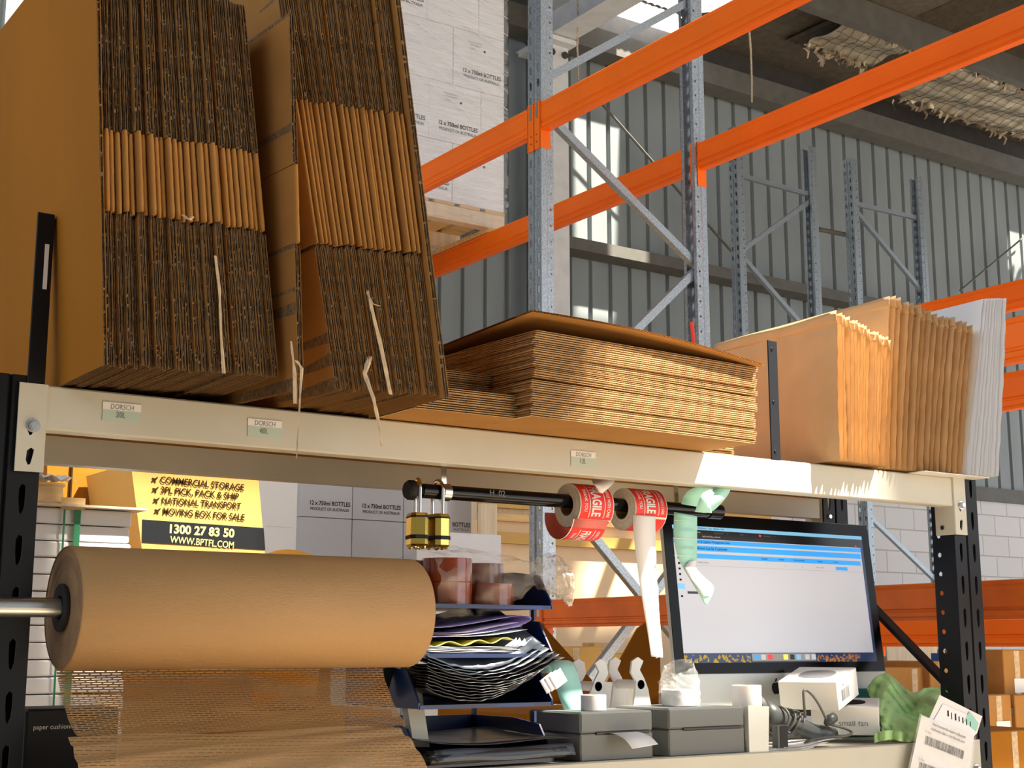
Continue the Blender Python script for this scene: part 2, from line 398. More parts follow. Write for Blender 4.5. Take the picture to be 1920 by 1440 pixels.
# torn foil insulation under the roof, held by wire mesh
def insulation(x0, x1, y0, y1, z, seed, label):
    t = thing('roof_insulation', label, 'insulation', ((x0+x1)/2, (y0+y1)/2, z), 'roof insulation blankets'); R = random.Random(seed)
    ph = [R.uniform(0, 6) for _ in range(6)]
    def zz(x, y): return z+.006*math.sin(x*21+ph[0])+.016*math.sin(y*17+x*3+ph[1])+.004*math.sin(x*37+y*29+ph[2])
    nu, nv = 60, 30; edge0 = [R.uniform(0, .10) for _ in range(nu+1)]; edge1 = [R.uniform(0, .12) for _ in range(nu+1)]
    def fn(u, v):
        i = int(round(u*nu)); x = x0+(x1-x0)*u; a = y0+edge0[i]; b = y1-edge1[i]; y = a+(b-a)*v
        return (x, y, zz(x, y)-(.05*R.random() if v in (0, 1) else 0))
    MB().grid(fn, nu, nv).build('foil_blanket', 'foil', t, smooth='all', solid=.012)
    mb = MB(); x = x0
    while x < x1:
        mb.tube([(x+.2*(j/10), y0+(y1-y0)*j/10, zz(x+.2*(j/10), y0+(y1-y0)*j/10)-.016) for j in range(11)], .0028, 4); x += .105
    y = y0
    while y < y1:
        mb.tube([(x0+(x1-x0)*j/30, y, zz(x0+(x1-x0)*j/30, y)-.016) for j in range(31)], .0028, 4); y += .105
    mb.build('wire_mesh', 'wire', t)
    mb = MB()
    for k in range(46):
        x = R.uniform(x0, x1); y = y1-R.uniform(0, .1) if k % 3 else R.uniform(y0, y0+.08); l = R.uniform(.02, .13)*R.random()+.02; w = R.uniform(.015, .06); a = R.uniform(0, 3); tw = R.uniform(-.06, .06)
        mb.grid(lambda u, v: (x+math.cos(a)*w*(u-.5)*(1-.6*v)+tw*v, y+math.sin(a)*w*(u-.5)+.02*math.sin(5*v+a), z-.01-l*v), 2, 4)
    r = mb.build('torn_shreds', 'rag', t, smooth='all'); r['kind'] = 'stuff'; r['label'] = 'torn brown shreds'
    return t
insulation(8.92, 9.75, 7.72, 8.35, 6.50, 1, 'small square of torn foil insulation beside the roof purlin, above the galvanised upright')
insulation(10.45, 12.55, 7.78, 8.72, 6.50, 2, 'large torn foil insulation blanket sagging under wire mesh at the right')
insulation(12.7, 14.6, 7.80, 8.6, 6.46, 5, 'foil insulation blanket split off by a black gap at the right edge')
insulation(11.3, 13.6, 6.35, 7.3, 6.52, 9, 'foil insulation blanket beyond the middle roof purlin, at the right edge')
for (px, y0_, Y, l, lab) in ((1410, 192, 7.0, .55, 'thin pale strand hanging from the roof between the orange beams'), (1084, 150, 8.4, .55, 'thin pale strand hanging beside the white column')):
    p = at(px, y0_, Y=Y); rr = random.Random(px); l = ROOF-p.z; p.z = ROOF
    tag(MB().tube([(p.x+rr.uniform(-.01, .01), Y, p.z-l*i/8) for i in range(9)], [.012*(1-.08*i)+.002 for i in range(9)], 5).build('hanging_strand', 'rag', smooth=True), lab, 'strand')
# conduits / tie rod on the wall
def rodthing(name, p0, p1, r, m_, lab, cat):
    return tag(MB().tube([p0, p1], r, 8).build(name, m_, smooth=True), lab, cat)
rodthing('wall_brace_rod', at(1120, 185, Y=8.95), at(1372, 472, Y=8.95), .012, 'girt', 'thin diagonal steel tie rod across the ribbed wall behind the rack', 'tie rod')
rodthing('wall_brace_rod', at(1925, 440, Y=9.1), at(1800, 545, Y=9.1), .010, 'girt', 'thin diagonal tie rod over the sunlit wall at the right edge', 'tie rod')
rodthing('wall_rail', at(1535, 430, Y=8.1), at(1600, 443, Y=8.1), .022, 'girt', 'short steel spacer joining the two bare rack frames', 'spacer')

struct(MB().box(-4.2, -3.2, 0, -4, WY+.2, 3.3).build('light_block_left', 'blockwork'))  # added unseen low wall that cuts the sky light from the left
# added unseen wall behind the camera; its gap steers sky light from the right
mb = MB(); mb.box(-4, -3.2, 0, 3.2, -3, ROOF+.05); mb.box(3.2, -3.2, 5.2, 12, -3, ROOF+.05); mb.box(12, -3.2, 0, 20, -3, ROOF+.05)
struct(mb.build('light_block_front', 'wall_sheet'))

# ================================================================== PALLET RACKING
def slot(w, h, sl=0): return [(w, sl*.5), (w, h*.55+sl), (0, h+sl*.0), (-w, h*.45), (-w, -sl*.5), (-w, -h*.55-sl), (0, -h), (w, -h*.45)]
def upright(parent, x, y, z0, z1, s, m_='galv', wy=.10, dx=.07, name='upright', dia=True):
    """rack upright: slotted face (two slot columns) on the side s (-1 faces -X), two drilled flanges, lips"""
    h = z1-z0; mb = MB(); xf = x; xb = x-s*dx
    hs = slot(.009, .022, .006)
    q = wy*.40
    mb.holes((xf, y, z0), (0, 1, 0), (0, 0, 1), q, h, .075, hs, .02)
    hs2 = [(-a, b) for a, b in hs][::-1]
    mb.holes((xf, y+wy-q, z0), (0, 1, 0), (0, 0, 1), q, h, .075, [(a, b) for a, b in hs], .02)
    g = s*-.008
    mb.add([(xf, y+q, z0), (xf+g, y+q+.004, z0), (xf+g, y+wy-q-.004, z0), (xf, y+wy-q, z0), (xf, y+q, z1), (xf+g, y+q+.004, z1), (xf+g, y+wy-q-.004, z1), (xf, y+wy-q, z1)], [(0, 1, 5, 4), (1, 2, 6, 5), (2, 3, 7, 6)])
    hol = circ(.006)
    w1 = dx*.45
    for yy in (y, y+wy):
        a = min(xf, xf-s*w1); mb.add([(xf, yy, z0), (xf-s*w1, yy, z0), (xf-s*w1, yy, z1), (xf, yy, z1)], [(0, 1, 2, 3)])
        st = .004 if yy == y else -.004
        mb.add([(xf-s*w1, yy, z0), (xf-s*(w1+.004), yy+st, z0), (xf-s*(w1+.004), yy+st, z1), (xf-s*w1, yy, z1)], [(0, 1, 2, 3)])
        o = (min(xf-s*(w1+.004), xb), yy+st, z0); mb.holes(o, (1, 0, 0), (0, 0, 1), dx-w1-.004, h, .075, hol, .02)
        e = .02 if yy == y else -.02
        mb.add([(xb, yy+st, z0), (xb, yy+st+e, z0), (xb, yy+st+e, z1), (xb, yy+st, z1)], [(0, 1, 2, 3)])
    return mb.build(name, m_, parent, solid=.0022)
def brace(parent, p0, p1, m_='galv', w=.045, name='brace'):
    p0 = Vector(p0); p1 = Vector(p1); mb = MB(); d = (p1-p0).normalized(); Yv = Vector((0, 1, 0)); n = d.cross(Yv).normalized(); t = .0025
    mb.bar(p0, p1, w*.7, t, side=(0, 1, 0))
    for o in (-1, 1): mb.bar(p0+Yv*o*w*.35+n*.018, p1+Yv*o*w*.35+n*.018, .036, t, side=n)
    for p in (p0, p1): mb.bar(p-n*.02, p+n*.02, .008, .008)
    return mb.build(name, m_, parent)
def frame(lab, x0, x1, y, z1, diag, m_='galv', group='pallet rack frames', wy=.1, dx=.07):
    t = thing('rack_frame', lab, 'rack frame', ((x0+x1)/2, y+.05, 0), group)
    upright(t, x0, y, 0, z1, -1, m_, wy, dx); upright(t, x1, y, 0, z1, 1, m_, wy, dx)
    xa = x0+.05; xb = x1-.05
    for (a, za, b, zb) in diag: brace(t, (xa if a == 0 else xb, y+wy/2, za), (xa if b == 0 else xb, y+wy/2, zb), m_ if m_ != 'black_steel' else 'black_steel')
    for xx in (x0, x1):
        MB().box(xx-.07+(.035 if xx == x0 else -.035), y-.02, 0, xx+.07+(.035 if xx == x0 else -.035), y+wy+.02, .008).build('foot_plate', m_, t)
    return t
UX0 = 3.57; UX1 = 4.57; UY = 4.94
def zat(px, py, Y): return at(px, py, Y=Y).z
f1 = frame('tall galvanised rack frame with slotted upright carrying the orange beams', UX0, UX1, UY, 6.2,
           [(0, zat(1020, 160, 5), 1, zat(1245, 0, 5)), (0, zat(1040, 225, 5), 1, zat(1262, 495, 5)), (1, zat(1262, 495, 5), 0, 2.2),
            (0, 1.9, 1, 1.05), (1, 1.75, 0, .85), (0, .8, 1, .2)])
RB = 8.0
def zb(px, py): return at(px, py, Y=RB).z
frame('bare galvanised rack frame by the ribbed wall, left of the two short ones', 7.70, 8.62, RB-.05, 5.36,
      [(0, zb(1395, 335), 1, zb(1515, 368)), (1, zb(1512, 372), 0, zb(1400, 470)), (0, zb(1400, 485), 1, zb(1512, 640)), (1, 3.2, 0, 2.3), (0, 2.2, 1, 1.2)])
frame('bare galvanised rack frame by the ribbed wall, right of the two short ones', 9.06, 10.00, RB-.05, 5.36,
      [(0, zb(1620, 390), 1, zb(1718, 412)), (0, zb(1620, 400), 1, zb(1722, 548)), (1, zb(1722, 555), 0, 3.2), (0, zb(1625, 970), 1, zb(1755, 1095)), (0, 1.6, 1, .8)])
frame('galvanised rack frame beyond the stacked wine cartons', UX0, UX1, UY+3.6, 6.2, [(0, 1.0, 1, 1.9), (0, 2.9, 1, 2.0), (0, 3.0, 1, 4.2), (0, 5.2, 1, 4.3)])
def rack_beam(lab, xf, s, y0, y1, z0, z1, m_='orange', conn=(0, 1), group='orange pallet rack beams', t=.045):
    """step beam along Y; s=-1: outer face toward -X"""
    o = thing('rack_beam', lab, 'beam', (xf, (y0+y1)/2, z0), group)
    h = z1-z0
    # outline in (depth, z), depth 0 is the outer face
    pr_ = [(0, z1-.004), (.004, z1), (t, z1), (t, z0), (.006, z0), (.006, z0+.010), (0, z0+.014), (0, z0+h*.22), (.005, z0+h*.25), (.005, z0+h*.30), (0, z0+h*.33), (0, z1-h*.16), (.003, z1-h*.13)]
    mb = MB(); P = [(xf-s*d, z) for d, z in pr_]
    mb.loft([[(a, y0, b) for a, b in P], [(a, y1, b) for a, b in P]]); mb.build('beam', m_, o)
    for k in conn:
        yy = y0 if k == 0 else y1; dd = 1 if k == 0 else -1
        mb = MB(); x1_ = xf+s*.004; yc = yy-dd*.003
        mb.box(min(x1_, x1_-s*.006), min(yc, yc+dd*-.052), z0-.085, max(x1_, x1_-s*.006), max(yc, yc-dd*.052), z1+.008)
        mb.box(min(x1_, x1_-s*.055), yc-.003, z0-.085, max(x1_, x1_-s*.055), yc+.003, z1+.004)
        cn = mb.build('end_connector', m_, o)
        MB().box(x1_+s*.001-.001, min(yc-dd*.018, yc-dd*.034), z1-.07, x1_+s*.001+.001, max(yc-dd*.018, yc-dd*.034), z1+.004).build('locking_pin', 'bolt', cn)
        for q in (.02, .055): MB().lathe([(0, .0035), (.004, .0035), (.004, 0)], 8, 'X', (x1_+s*.002, yc-dd*.028, z0-.07+q)).build('hook_hole_shade', 'black_matt', cn)  # black discs stand in for the shade inside the hook holes
    return o
Z0, Z1 = 3.50, 3.635
ys = UY-.002; yn = 1.7
rack_beam('upper orange beam running overhead toward the camera from the tall slotted upright', UX0, -1, yn, ys, Z0, Z1, conn=(1,))
rack_beam('orange beam in front of the wrapped cartons on the pallet', UX0, -1, UY+.104, UY+3.59, Z0, Z1, conn=(0,))
rack_beam('rear orange beam on the far side of the rack, crossing the roof at the upper right', UX1-.05, -1, yn, ys, Z0, Z1, conn=(1,))
rack_beam('rear orange beam under the back of the wrapped pallet', UX1-.05, -1, UY+.104, UY+3.59, Z0, Z1, conn=())
rack_beam('orange beam in the middle of three at the right edge above the white mailers', UX0, -1, 1.9, ys, 2.03, 2.165, conn=(1,))
rack_beam('orange beam lowest of three at the right edge beside the white mailers', 4.50, -1, 1.9, ys, 2.07, 2.21, conn=(1,))
rack_beam('orange beam topmost of three at the right edge above the white mailers', 5.6, -1, 2.2, 8.4, 2.75, 2.885, conn=(1,))
rack_beam('dull orange beam low behind the monitor and the blue trays', UX0, -1, 1.9, ys, 1.275, 1.39, m_='orange_dull', conn=(1,))
rack_beam('bright orange beam seen just under the dull one beside the monitor', UX1-.05, -1, 1.9, ys, 1.195, 1.335, conn=(1,))

# ================================================================== WRAPPED PALLET OF WINE CARTONS
PY = 6.8
t = thing('pallet', 'wooden pallet wrapped in film under the white wine cartons on the orange beams', 'pallet', (4.2, PY+.6, 3.64))
PX0, PX1 = 3.42, 4.64
for i in range(7):
    MB().box(PX0+i*.18, PY, 3.755, PX0+i*.18+.14, PY+1.1, 3.775).build('deck_board', 'wood', t)
for y in (PY, PY+.5, PY+1.02): MB().box(PX0, y, 3.665, PX1, y+.08, 3.755, b=.004).build('bearer', 'wood_pale', t)
for i in range(3): MB().box(PX0+i*.55, PY, 3.637, PX0+i*.55+.11, PY+1.1, 3.665).build('bottom_board', 'wood', t)
CW, CH = .372, .37
def wine_carton(x, y, z, w, d, h, lab, group, front_text=True, small=True, ty=.30, ts=1.0):
    t = thing('wine_carton', lab, 'carton', (x+w/2, y+d/2, z), group)
    MB().box(x+.001, y, z+.0005, x+w-.001, y+d, z+h-.0015, b=.003).build('carton_body', 'carton_white', t)
    c = x+w/2
    if front_text:
        text('12 x 750ml BOTTLES', .037*ts, (c+.02, y-.0015, z+h*ty), 'ink', t, bold=.018, sx=.86)
        text('PRODUCT OF AUSTRALIA', .026*ts, (c+.02, y-.0015, z+h*ty-.036*ts), 'ink', t, bold=.008, sx=.88)
    if small:
        mb = MB(); rr = random.Random(int(x*100+z*37))
        text('WINE PRODUCT', .014, (c-.03, y-.0015, z+h*.82), 'ink_grey', t); text('KEEP UPRIGHT', .014, (c-.03, y-.0015, z+h*.77), 'ink_grey', t)
        text('GLASS', .014, (c-.05, y-.0015, z+h*.71), 'ink_grey', t)
        MB().lathe([(0, y-.001), (.008, y-.001), (.008, y)], 12, 'Y', (c+.04, 0, z+h*.71)).build('round_mark', 'ink', t)
    return t
rows = [(0, [4.27, 3.897, 3.524]), (1, [4.10, 3.73]), (2, [4.27, 3.897, 3.524]), (3, [4.08, 3.71]), (4, [4.27, 3.897, 3.524])]
names = ['bottom row', 'second row', 'third row', 'fourth row', 'top row in view']
for r_, xs in rows:
    for k, x in enumerate(xs):
        w = CW if x+CW < 4.6 else 4.642-x
        if r_ in (1, 3) and k == 0: w = .372
        wine_carton(x, PY+.01, 3.777+r_*CH, w, .30, CH, 'white wine carton in the wrapped pallet load, %s, %s' % (names[r_], ['rightmost', 'second from the right', 'leftmost'][k] if len(xs) == 3 else ['second from the right', 'leftmost'][k]),
                    'wine cartons wrapped on the pallet', front_text=(r_ + k) % 3 != 0 or r_ == 4, small=(k != 1))
    if r_ in (1, 3):
        wine_carton(xs[0]+CW, PY+.01, 3.777+r_*CH, 4.642-xs[0]-CW, .30, CH, 'narrow end of a white wine carton in the wrapped load, %s, rightmost' % names[r_], 'wine cartons wrapped on the pallet', front_text=False, small=False)
rnd = random.Random(5)
ws = [rnd.uniform(-.004, .004) for _ in range(200)]
def wrapf(u, v):
    # perimeter walk: left side, front, right side
    z = 3.67+v*2.0; j = int(v*60); e = .006+.006*math.sin(v*90)+ws[j % 200]
    if u < .15: return (3.50, PY+.35-.36*u/.15-e, z)
    if u < .85: k = (u-.15)/.7; return (3.50+(4.655-3.50)*k, PY-e+.002, z)
    k = (u-.85)/.15; return (4.655+e, PY+.0+1.0*k, z)
tag(MB().grid(wrapf, 60, 60).build('stretch_wrap', 'stretch_film', smooth='all'), 'clear stretch film wound around the pallet load of white cartons', 'stretch film')
mb = MB(); rnd = random.Random(8)
for k in range(9):
    z = 5.45-k*.09; mb.tube([(3.6+i*.105, PY-.020, z-.03*i*(1+.1*k)+rnd.uniform(-.004, .004)) for i in range(11)], .0018, 4)
o = mb.build('film_rope_twists', 'label_white'); tag(o, 'twisted ropes of stretch film slanting over the wrapped cartons', 'stretch film')
# back of load (other side of the pallet), plain cartons
wine_carton(3.43, PY+.35, 3.777, 1.2, .7, 1.85, 'solid white rear half of the wrapped carton load', None, front_text=False, small=False)

# ================================================================== THE PACKING BENCH / SHELF
ST = 1.636; SY = 2.4
def near_post(parent, x0, x1, y0, y1, z1, side):
    """black slotted post: slotted face toward -Y, drilled flange on the side (-1: at x0, 1: at x1)"""
    mb = MB(); w = (x1-x0)/2-.004
    lens = [(.006, .010), (.006, .030), (0, .034), (-.005, .026), (-.005, .006), (-.003, -.014), (.001, -.018), (.005, -.006)]
    for x in (x0, x1-w): mb.holes((x, y0, 0), (1, 0, 0), (0, 0, 1), w, z1, .085, lens, .03)
    mb.add([(x0+w, y0, 0), (x0+w+.003, y0+.006, 0), (x1-w-.003, y0+.006, 0), (x1-w, y0, 0), (x0+w, y0, z1), (x0+w+.003, y0+.006, z1), (x1-w-.003, y0+.006, z1), (x1-w, y0, z1)], [(0, 1, 5, 4), (1, 2, 6, 5), (2, 3, 7, 6)])
    for x in (x0, x1):
        mb.add([(x, y0, 0), (x, y0+.03, 0), (x, y0+.03, z1), (x, y0, z1)], [(0, 1, 2, 3)])
        mb.holes((x, y0+.03, 0), (0, 1, 0), (0, 0, 1), y1-y0-.03, z1, .05, circ(.0065), .01)
        d = .014 if x == x0 else -.014
        mb.add([(x, y1, 0), (x+d, y1, 0), (x+d, y1, z1), (x, y1, z1)], [(0, 1, 2, 3)])
    mb.build('post', 'black_steel', parent, solid=.002)
def shelf_frame(lab, x0, x1, braces, grp='black end frames of the packing bench'):
    t = thing('shelf_end_frame', lab, 'shelf frame', ((x0+x1)/2, 2.66, 0), grp)
    near_post(t, x0, x1, 2.405, 2.475, 1.650, 0)
    near_post(t, x0, x1, 2.86, 2.93, 1.650, 0)
    for za, zb_ in braces:
        xm = (x0+x1)/2
        MB().bar((xm, 2.47, za), (xm, 2.87, zb_), .035, .012, side=(1, 0, 0)).build('brace', 'black_steel', t)
    for y in (2.40, 2.86): MB().box(x0-.01, y, 0, x1+.01, y+.08, .006).build('foot', 'black_steel', t)
    return t
shelf_frame('black slotted steel post at the left edge of the picture', .578, .690, [(.2, .7), (.8, .25)])
shelf_frame('black slotted steel end frame with diagonal brace at the right of the monitor', 3.072, 3.172, [(1.08, 1.42), (.5, .98)])
def shelf_beam(lab, y0, z0, z1, s, x0=.694, x1=3.068, conn=True, t=.042):
    o = thing('shelf_beam', lab, 'beam', ((x0+x1)/2, y0, z0), 'cream beams of the packing bench')
    # s=-1: outer face toward the camera
    ya = y0; pr_ = [(0, z1-.003), (.003, z1), (t*.55, z1), (t*.55, z1-.018), (t, z1-.018), (t, z0), (.003, z0), (0, z0+.003)]
    P = [((ya+d) if s < 0 else (ya+t-d), z) for d, z in pr_]
    mb = MB(); mb.loft([[(x0, a, b) for a, b in P], [(x1, a, b) for a, b in P]]); mb.build('beam', 'cream', o)
    if conn:
        for k, xe in ((0, x0), (1, x1)):
            dd = 1 if k else -1; yf = y0-.003
            hs = [(.0055, .004), (.007, .012), (.002, .016), (-.005, .010), (-.006, -.006), (-.002, -.014), (.002, -.012), (.004, -.004)]
            mb = MB(); xa = xe if k else xe-.047
            mb.holes((xa, yf, z1-.150), (1, 0, 0), (0, 0, 1), .047, .15, .05, hs)
            mb.add([(xe, yf, z1-.150), (xe, yf+.062, z1-.150), (xe, yf+.062, z1), (xe, yf, z1)], [(0, 1, 2, 3)])
            ep = mb.build('end_plate', 'cream', o, solid=.0028)
            mb = MB(); mb.lathe([(0, yf-.012), (.006, yf-.012), (.008, yf-.008), (.008, yf-.003), (.012, yf-.003), (.012, yf)], 12, 'Y', (xa+.026, 0, z1-.072)); mb.build('bolt', 'bolt', ep, smooth=True)
            mb = MB(); mb.lathe([(0, 0), (.006, 0)], 10, 'X', (xe+dd*-.0035, yf+.04, z1-.13)); mb.build('plate_hole_shade', 'black_matt', ep)  # flat black disc, the shade of a bolt hole put into its colour
    return o
front = shelf_beam('long cream front beam of the upper shelf with handwritten labels on it', SY, 1.560, ST, -1)
shelf_beam('cream rear beam of the upper shelf seen under the front one', 2.868, 1.562, 1.640, 1)
shelf_beam('cream front beam of the bench top at the bottom edge of the picture', SY, .885, .962, -1)
shelf_beam('cream rear beam of the bench top behind the monitor', 2.868, .885, .958, 1)
tag(MB().box(.70, SY+.026, 1.618, 3.06, 2.885, 1.634).build('shelf_board', 'kraft_face'), 'brown board of the upper shelf carrying the flattened cartons', 'shelf board')
tag(MB().box(.70, SY+.026, .944, 3.06, 2.885, .960).build('bench_board', 'cream'), 'pale board of the bench top under the label printers', 'bench top')
for px, py, w, s1, s2, lab in ((228, 774, 72, 'DORSCH', '20L', 'left one, under the tall carton bundle'), (496, 804, 64, 'DORSCH', '40L', 'second from the left'), (1093, 861, 46, 'DORSCH', '12L', 'right one, under the flat carton stack')):
    p = at(px, py, Y=SY); ww = at(px+w/2, py, Y=SY).x-at(px-w/2, py, Y=SY).x
    t = thing('handwritten_label', 'small handwritten label on the front beam, '+lab, 'label', (p.x, SY, p.z), 'handwritten labels on the front beam')
    MB().box(p.x-ww/2, SY-.0012, p.z-.017, p.x+ww/2, SY-.0004, p.z+.017).build('paper', 'note_paper', t)
    MB().box(p.x-ww/2, SY-.0016, p.z+.004, p.x+ww/2, SY-.0010, p.z+.017).build('top_strip', 'label_white', t)
    text(s1, .013, (p.x, SY-.002, p.z+.009), 'ink_grey', t, sx=.8, shear=.1); text(s2, .015, (p.x-.002, SY-.002, p.z-.005), 'ink_grey', t, sx=.8, shear=.1)

# ------------------------------------------------------------------ corrugated board
def ply_v(mb, x, th, y0, y1, z0, z1, R, jag=.0015, pitch=.0078):
    """board with vertical flutes standing in the YZ plane, front cut ragged"""
    n = 16; lt = .0007
    for xo in (x, x+th-lt):
        ys_ = [y0+R.uniform(-jag, jag) for _ in range(n+1)]; xw = [R.uniform(-.0005, .0005) for _ in range(n+1)]
        rings = [[(xo+xw[i], ys_[i], z0+(z1-z0)*i/n), (xo+xw[i]+lt, ys_[i], z0+(z1-z0)*i/n), (xo+lt, y1, z0+(z1-z0)*i/n), (xo, y1, z0+(z1-z0)*i/n)] for i in range(n+1)]
        mb.loft(rings)
    a = (th-2*lt)/2; k = int((y1-y0)/pitch*4); P = [(x+th/2+a*math.sin(i*PI/2), y0+.002+i*pitch/4) for i in range(k)]
    mb.add([(a_, b_, z0+.0005) for a_, b_ in P]+[(a_, b_, z1-.0005) for a_, b_ in P], [(i, i+1, k+i+1, k+i) for i in range(k-1)])
    z = z0                                                # crushed flute peeping out of the cut
    while z < z1-.012:
        l = R.choice((R.uniform(.0015, .004), R.uniform(.003, .007))); d = R.choice((R.uniform(.000, .003), R.uniform(.005, .011)))
        mb.box(x+lt, y0+d, z, x+th-lt-R.uniform(.0002, .001), y0+.014, min(z1, z+l)); z += l+R.choice((R.uniform(.001, .006), R.uniform(.004, .03)))
def flat_carton_proto(name, T, h1, h2, h3, D, seed, lab):
    R = random.Random(seed); t = thing(name, lab, 'flattened carton')
    th = .0042
    for nm, za, zb_ in (('bottom_flap', 0, h1), ('top_flap', h2, h3)):
        mb = MB()
        for x in (0, T-th): ply_v(mb, x, th, .003+R.uniform(0, .003), D, za+(.001 if za else 0)+R.uniform(0, .002)*(za == 0), zb_-R.uniform(0, .006), R)
        mb.build(nm, 'kraft_raw', t, local=True); mb2 = MB()
        # smooth outer liners
        for x in (-.0003, T): mb2.box(x, .0045, za+.001, x+.0003, D, zb_-.008)
        mb2.build('outer_liner', 'kraft', t, local=True)
    mb = MB(); n = 12; rings = []
    for i in range(n+1):
        z = h1+(h2-h1)*i/n; e = R.uniform(-.0006, .0006); w = .0005 if 0 < i < n else .0015
        r = []
        for k in range(9):
            a = PI*k/8; r.append((T/2-math.cos(a)*(T/2-w), .0045-math.sin(a)*.0055+e, z))
        rings.append(r+[(T, .02, z), (T, D, z), (0, D, z), (0, .02, z)])
    mb.loft(rings); mb.build('folded_body', 'kraft', t, smooth=True, local=True)
    return t
protosA = [flat_carton_proto('flattened_carton', .0098, .255, .392, .665, .71, s, None) for s in (1, 2, 3)]
N1 = 26
for i in range(N1):
    k = i/(N1-1); proto = protosA[i % 3]
    o = proto if i < 3 else copy_tree(proto)
    bx_ = .7245+.0115*i; ang = math.radians(4.1+3.4*k)
    rr = random.Random(50+i)
    o.location = (bx_, 2.180+rr.uniform(-.005, .007)+(.012 if i in (1, 9) else 0)-(.007 if i in (15, 17, 19, 20) else 0), ST+.001+.012*k+rr.uniform(0, .006))
    o.rotation_euler = (0, -ang, math.radians(rr.uniform(-.25, .25)))
    tag(o, 'flattened brown carton in the tall left bundle, %s from its left end' % ORD[i], 'flattened carton', 'flattened cartons in the tall left bundle')
# plain outer boards to the left of the bundle (seen flat on)
def board(name, lab, cat, x, y0, y1, z0, z1, th, mt='kraft_face', rot=(0, 0, 0), grp=None):
    mb = MB(); R = random.Random(int(y0*1000)); ply_v(mb, 0, th, 0, y1-y0, 0, z1-z0, R, .0008)
    o = thing(name, lab, cat, (x, y0, z0), grp, rot); mb.build('fluted_board', 'kraft_raw', o, local=True)
    MB().box(-.0008, .0006, .0006, -.0001, y1-y0, z1-z0-.0005).build('face_liner', mt, o, local=True)
    MB().box(th+.0001, .0006, .0006, th+.0008, y1-y0, z1-z0-.0005).build('face_liner', mt, o, local=True)
    return o
board('carton_sheet', 'tall smooth brown sheet closing the left side of the tall carton bundle', 'cardboard sheet', .7165, 2.176, 2.845, ST+.001, 2.405, .005, rot=(0, -math.radians(4.2), 0))
board('carton_sheet', 'brown sheet seen at the left edge behind a black gap', 'cardboard sheet', .738, 2.885, 3.6, ST+.002, 2.395, .006, rot=(0, -math.radians(3.6), 0))
o = copy_tree(protosA[1]); o.location = (1.044, 2.146, ST-.010); o.rotation_euler = (math.radians(2.4), -math.radians(4.6), math.radians(.6))
tag(o, 'single flattened brown carton standing between the left and middle bundles, tipped over the beam', 'flattened carton')
del o['group']
protosB = [flat_carton_proto('flattened_carton', .0080, .262, .522, .83, .62, s, None) for s in (11, 12, 13)]
N2 = 20; pos = 1.128
for i in range(N2):
    k = i/(N2-1); proto = protosB[i % 3]
    o = proto if i < 3 else copy_tree(proto)
    rr = random.Random(90+i)
    ang = math.radians(10.9-1.8*k)
    pos += .0088+(.006 if i in (8, 17) else 0)
    o.location = (pos-.009, 2.174-.038*k+rr.uniform(-.006, .006), ST+.002+rr.uniform(0, .006)); o.rotation_euler = (0, -ang, math.radians(rr.uniform(-.3, .3)))
    tag(o, 'flattened brown carton in the leaning middle bundle, %s from its left end' % ORD[i], 'flattened carton', 'flattened cartons in the leaning middle bundle')
board('carton_sheet', 'outermost smooth brown board on the right side of the leaning middle bundle', 'cardboard sheet', 1.3190, 2.124, 2.72, ST+.001, 2.43, .010, rot=(0, -math.radians(8.8), 0), mt='kraft')
# torn strips hanging from the bundles
def strip(lab, pts, w, Y, grp='torn strips hanging from the cartons', mt='kraft_torn'):
    P = [at(px, py, Y=Y+dy) for px, py, dy in pts]; n = len(P); mb = MB(); rr = random.Random(len(lab)); vs = []
    sub = []
    for i in range(n-1):
        for j in range(4): sub.append(P[i].lerp(P[i+1], j/4))
    sub.append(P[-1]); m = len(sub)
    for i, p in enumerate(sub):
        ww = w[0]+(w[1]-w[0])*i/(m-1); ww *= rr.uniform(.75, 1.15)
        vs += [(p.x-ww/2, p.y+rr.uniform(-.001, .001), p.z), (p.x, p.y-.0015, p.z), (p.x+ww/2, p.y+.002, p.z)]
    mb.add(vs, [(3*i+a, 3*i+a+1, 3*i+a+4, 3*i+a+3) for i in range(m-1) for a in (0, 1)])
    return tag(mb.build('torn_strip', mt, None, solid=.0009), lab, 'torn strip', grp)
strip('short torn tuft at the corner of the single leaning carton', [(546, 640, .0), (553, 700, 0), (554, 757, 0)], (.004, .010), 2.138)
strip('long thin torn strip hanging over the cream beam, left one', [(556, 676, -.0), (566, 690, 0), (563, 740, .0), (560, 800, .0), (556, 860, .0)], (.008, .0018), 2.135)
strip('curled torn strip hanging over the cream beam, right one', [(695, 668, .01), (684, 700, -.005), (700, 745, -.02), (710, 790, -.02), (716, 836, -.02)], (.012, .006), 2.155)
strip('pale torn strip on the front of the leaning middle bundle', [(690, 545, 0), (700, 590, 0), (715, 650, 0), (733, 740, 0)], (.006, .010), 2.15)
strip('pale torn strip on the front of the tall left bundle', [(404, 480, 0), (412, 545, 0), (414, 620, 0), (420, 700, 0)], (.005, .006), 2.168)
strip('curled scrap of liner high on the leaning middle bundle', [(688, 548, 0), (700, 570, -.01), (713, 574, -.01)], (.005, .004), 2.145)
strip('curled scrap of liner on the tall left bundle, between its flaps', [(344, 403, 0), (354, 412, -.004), (362, 406, 0)], (.009, .007), 2.170)
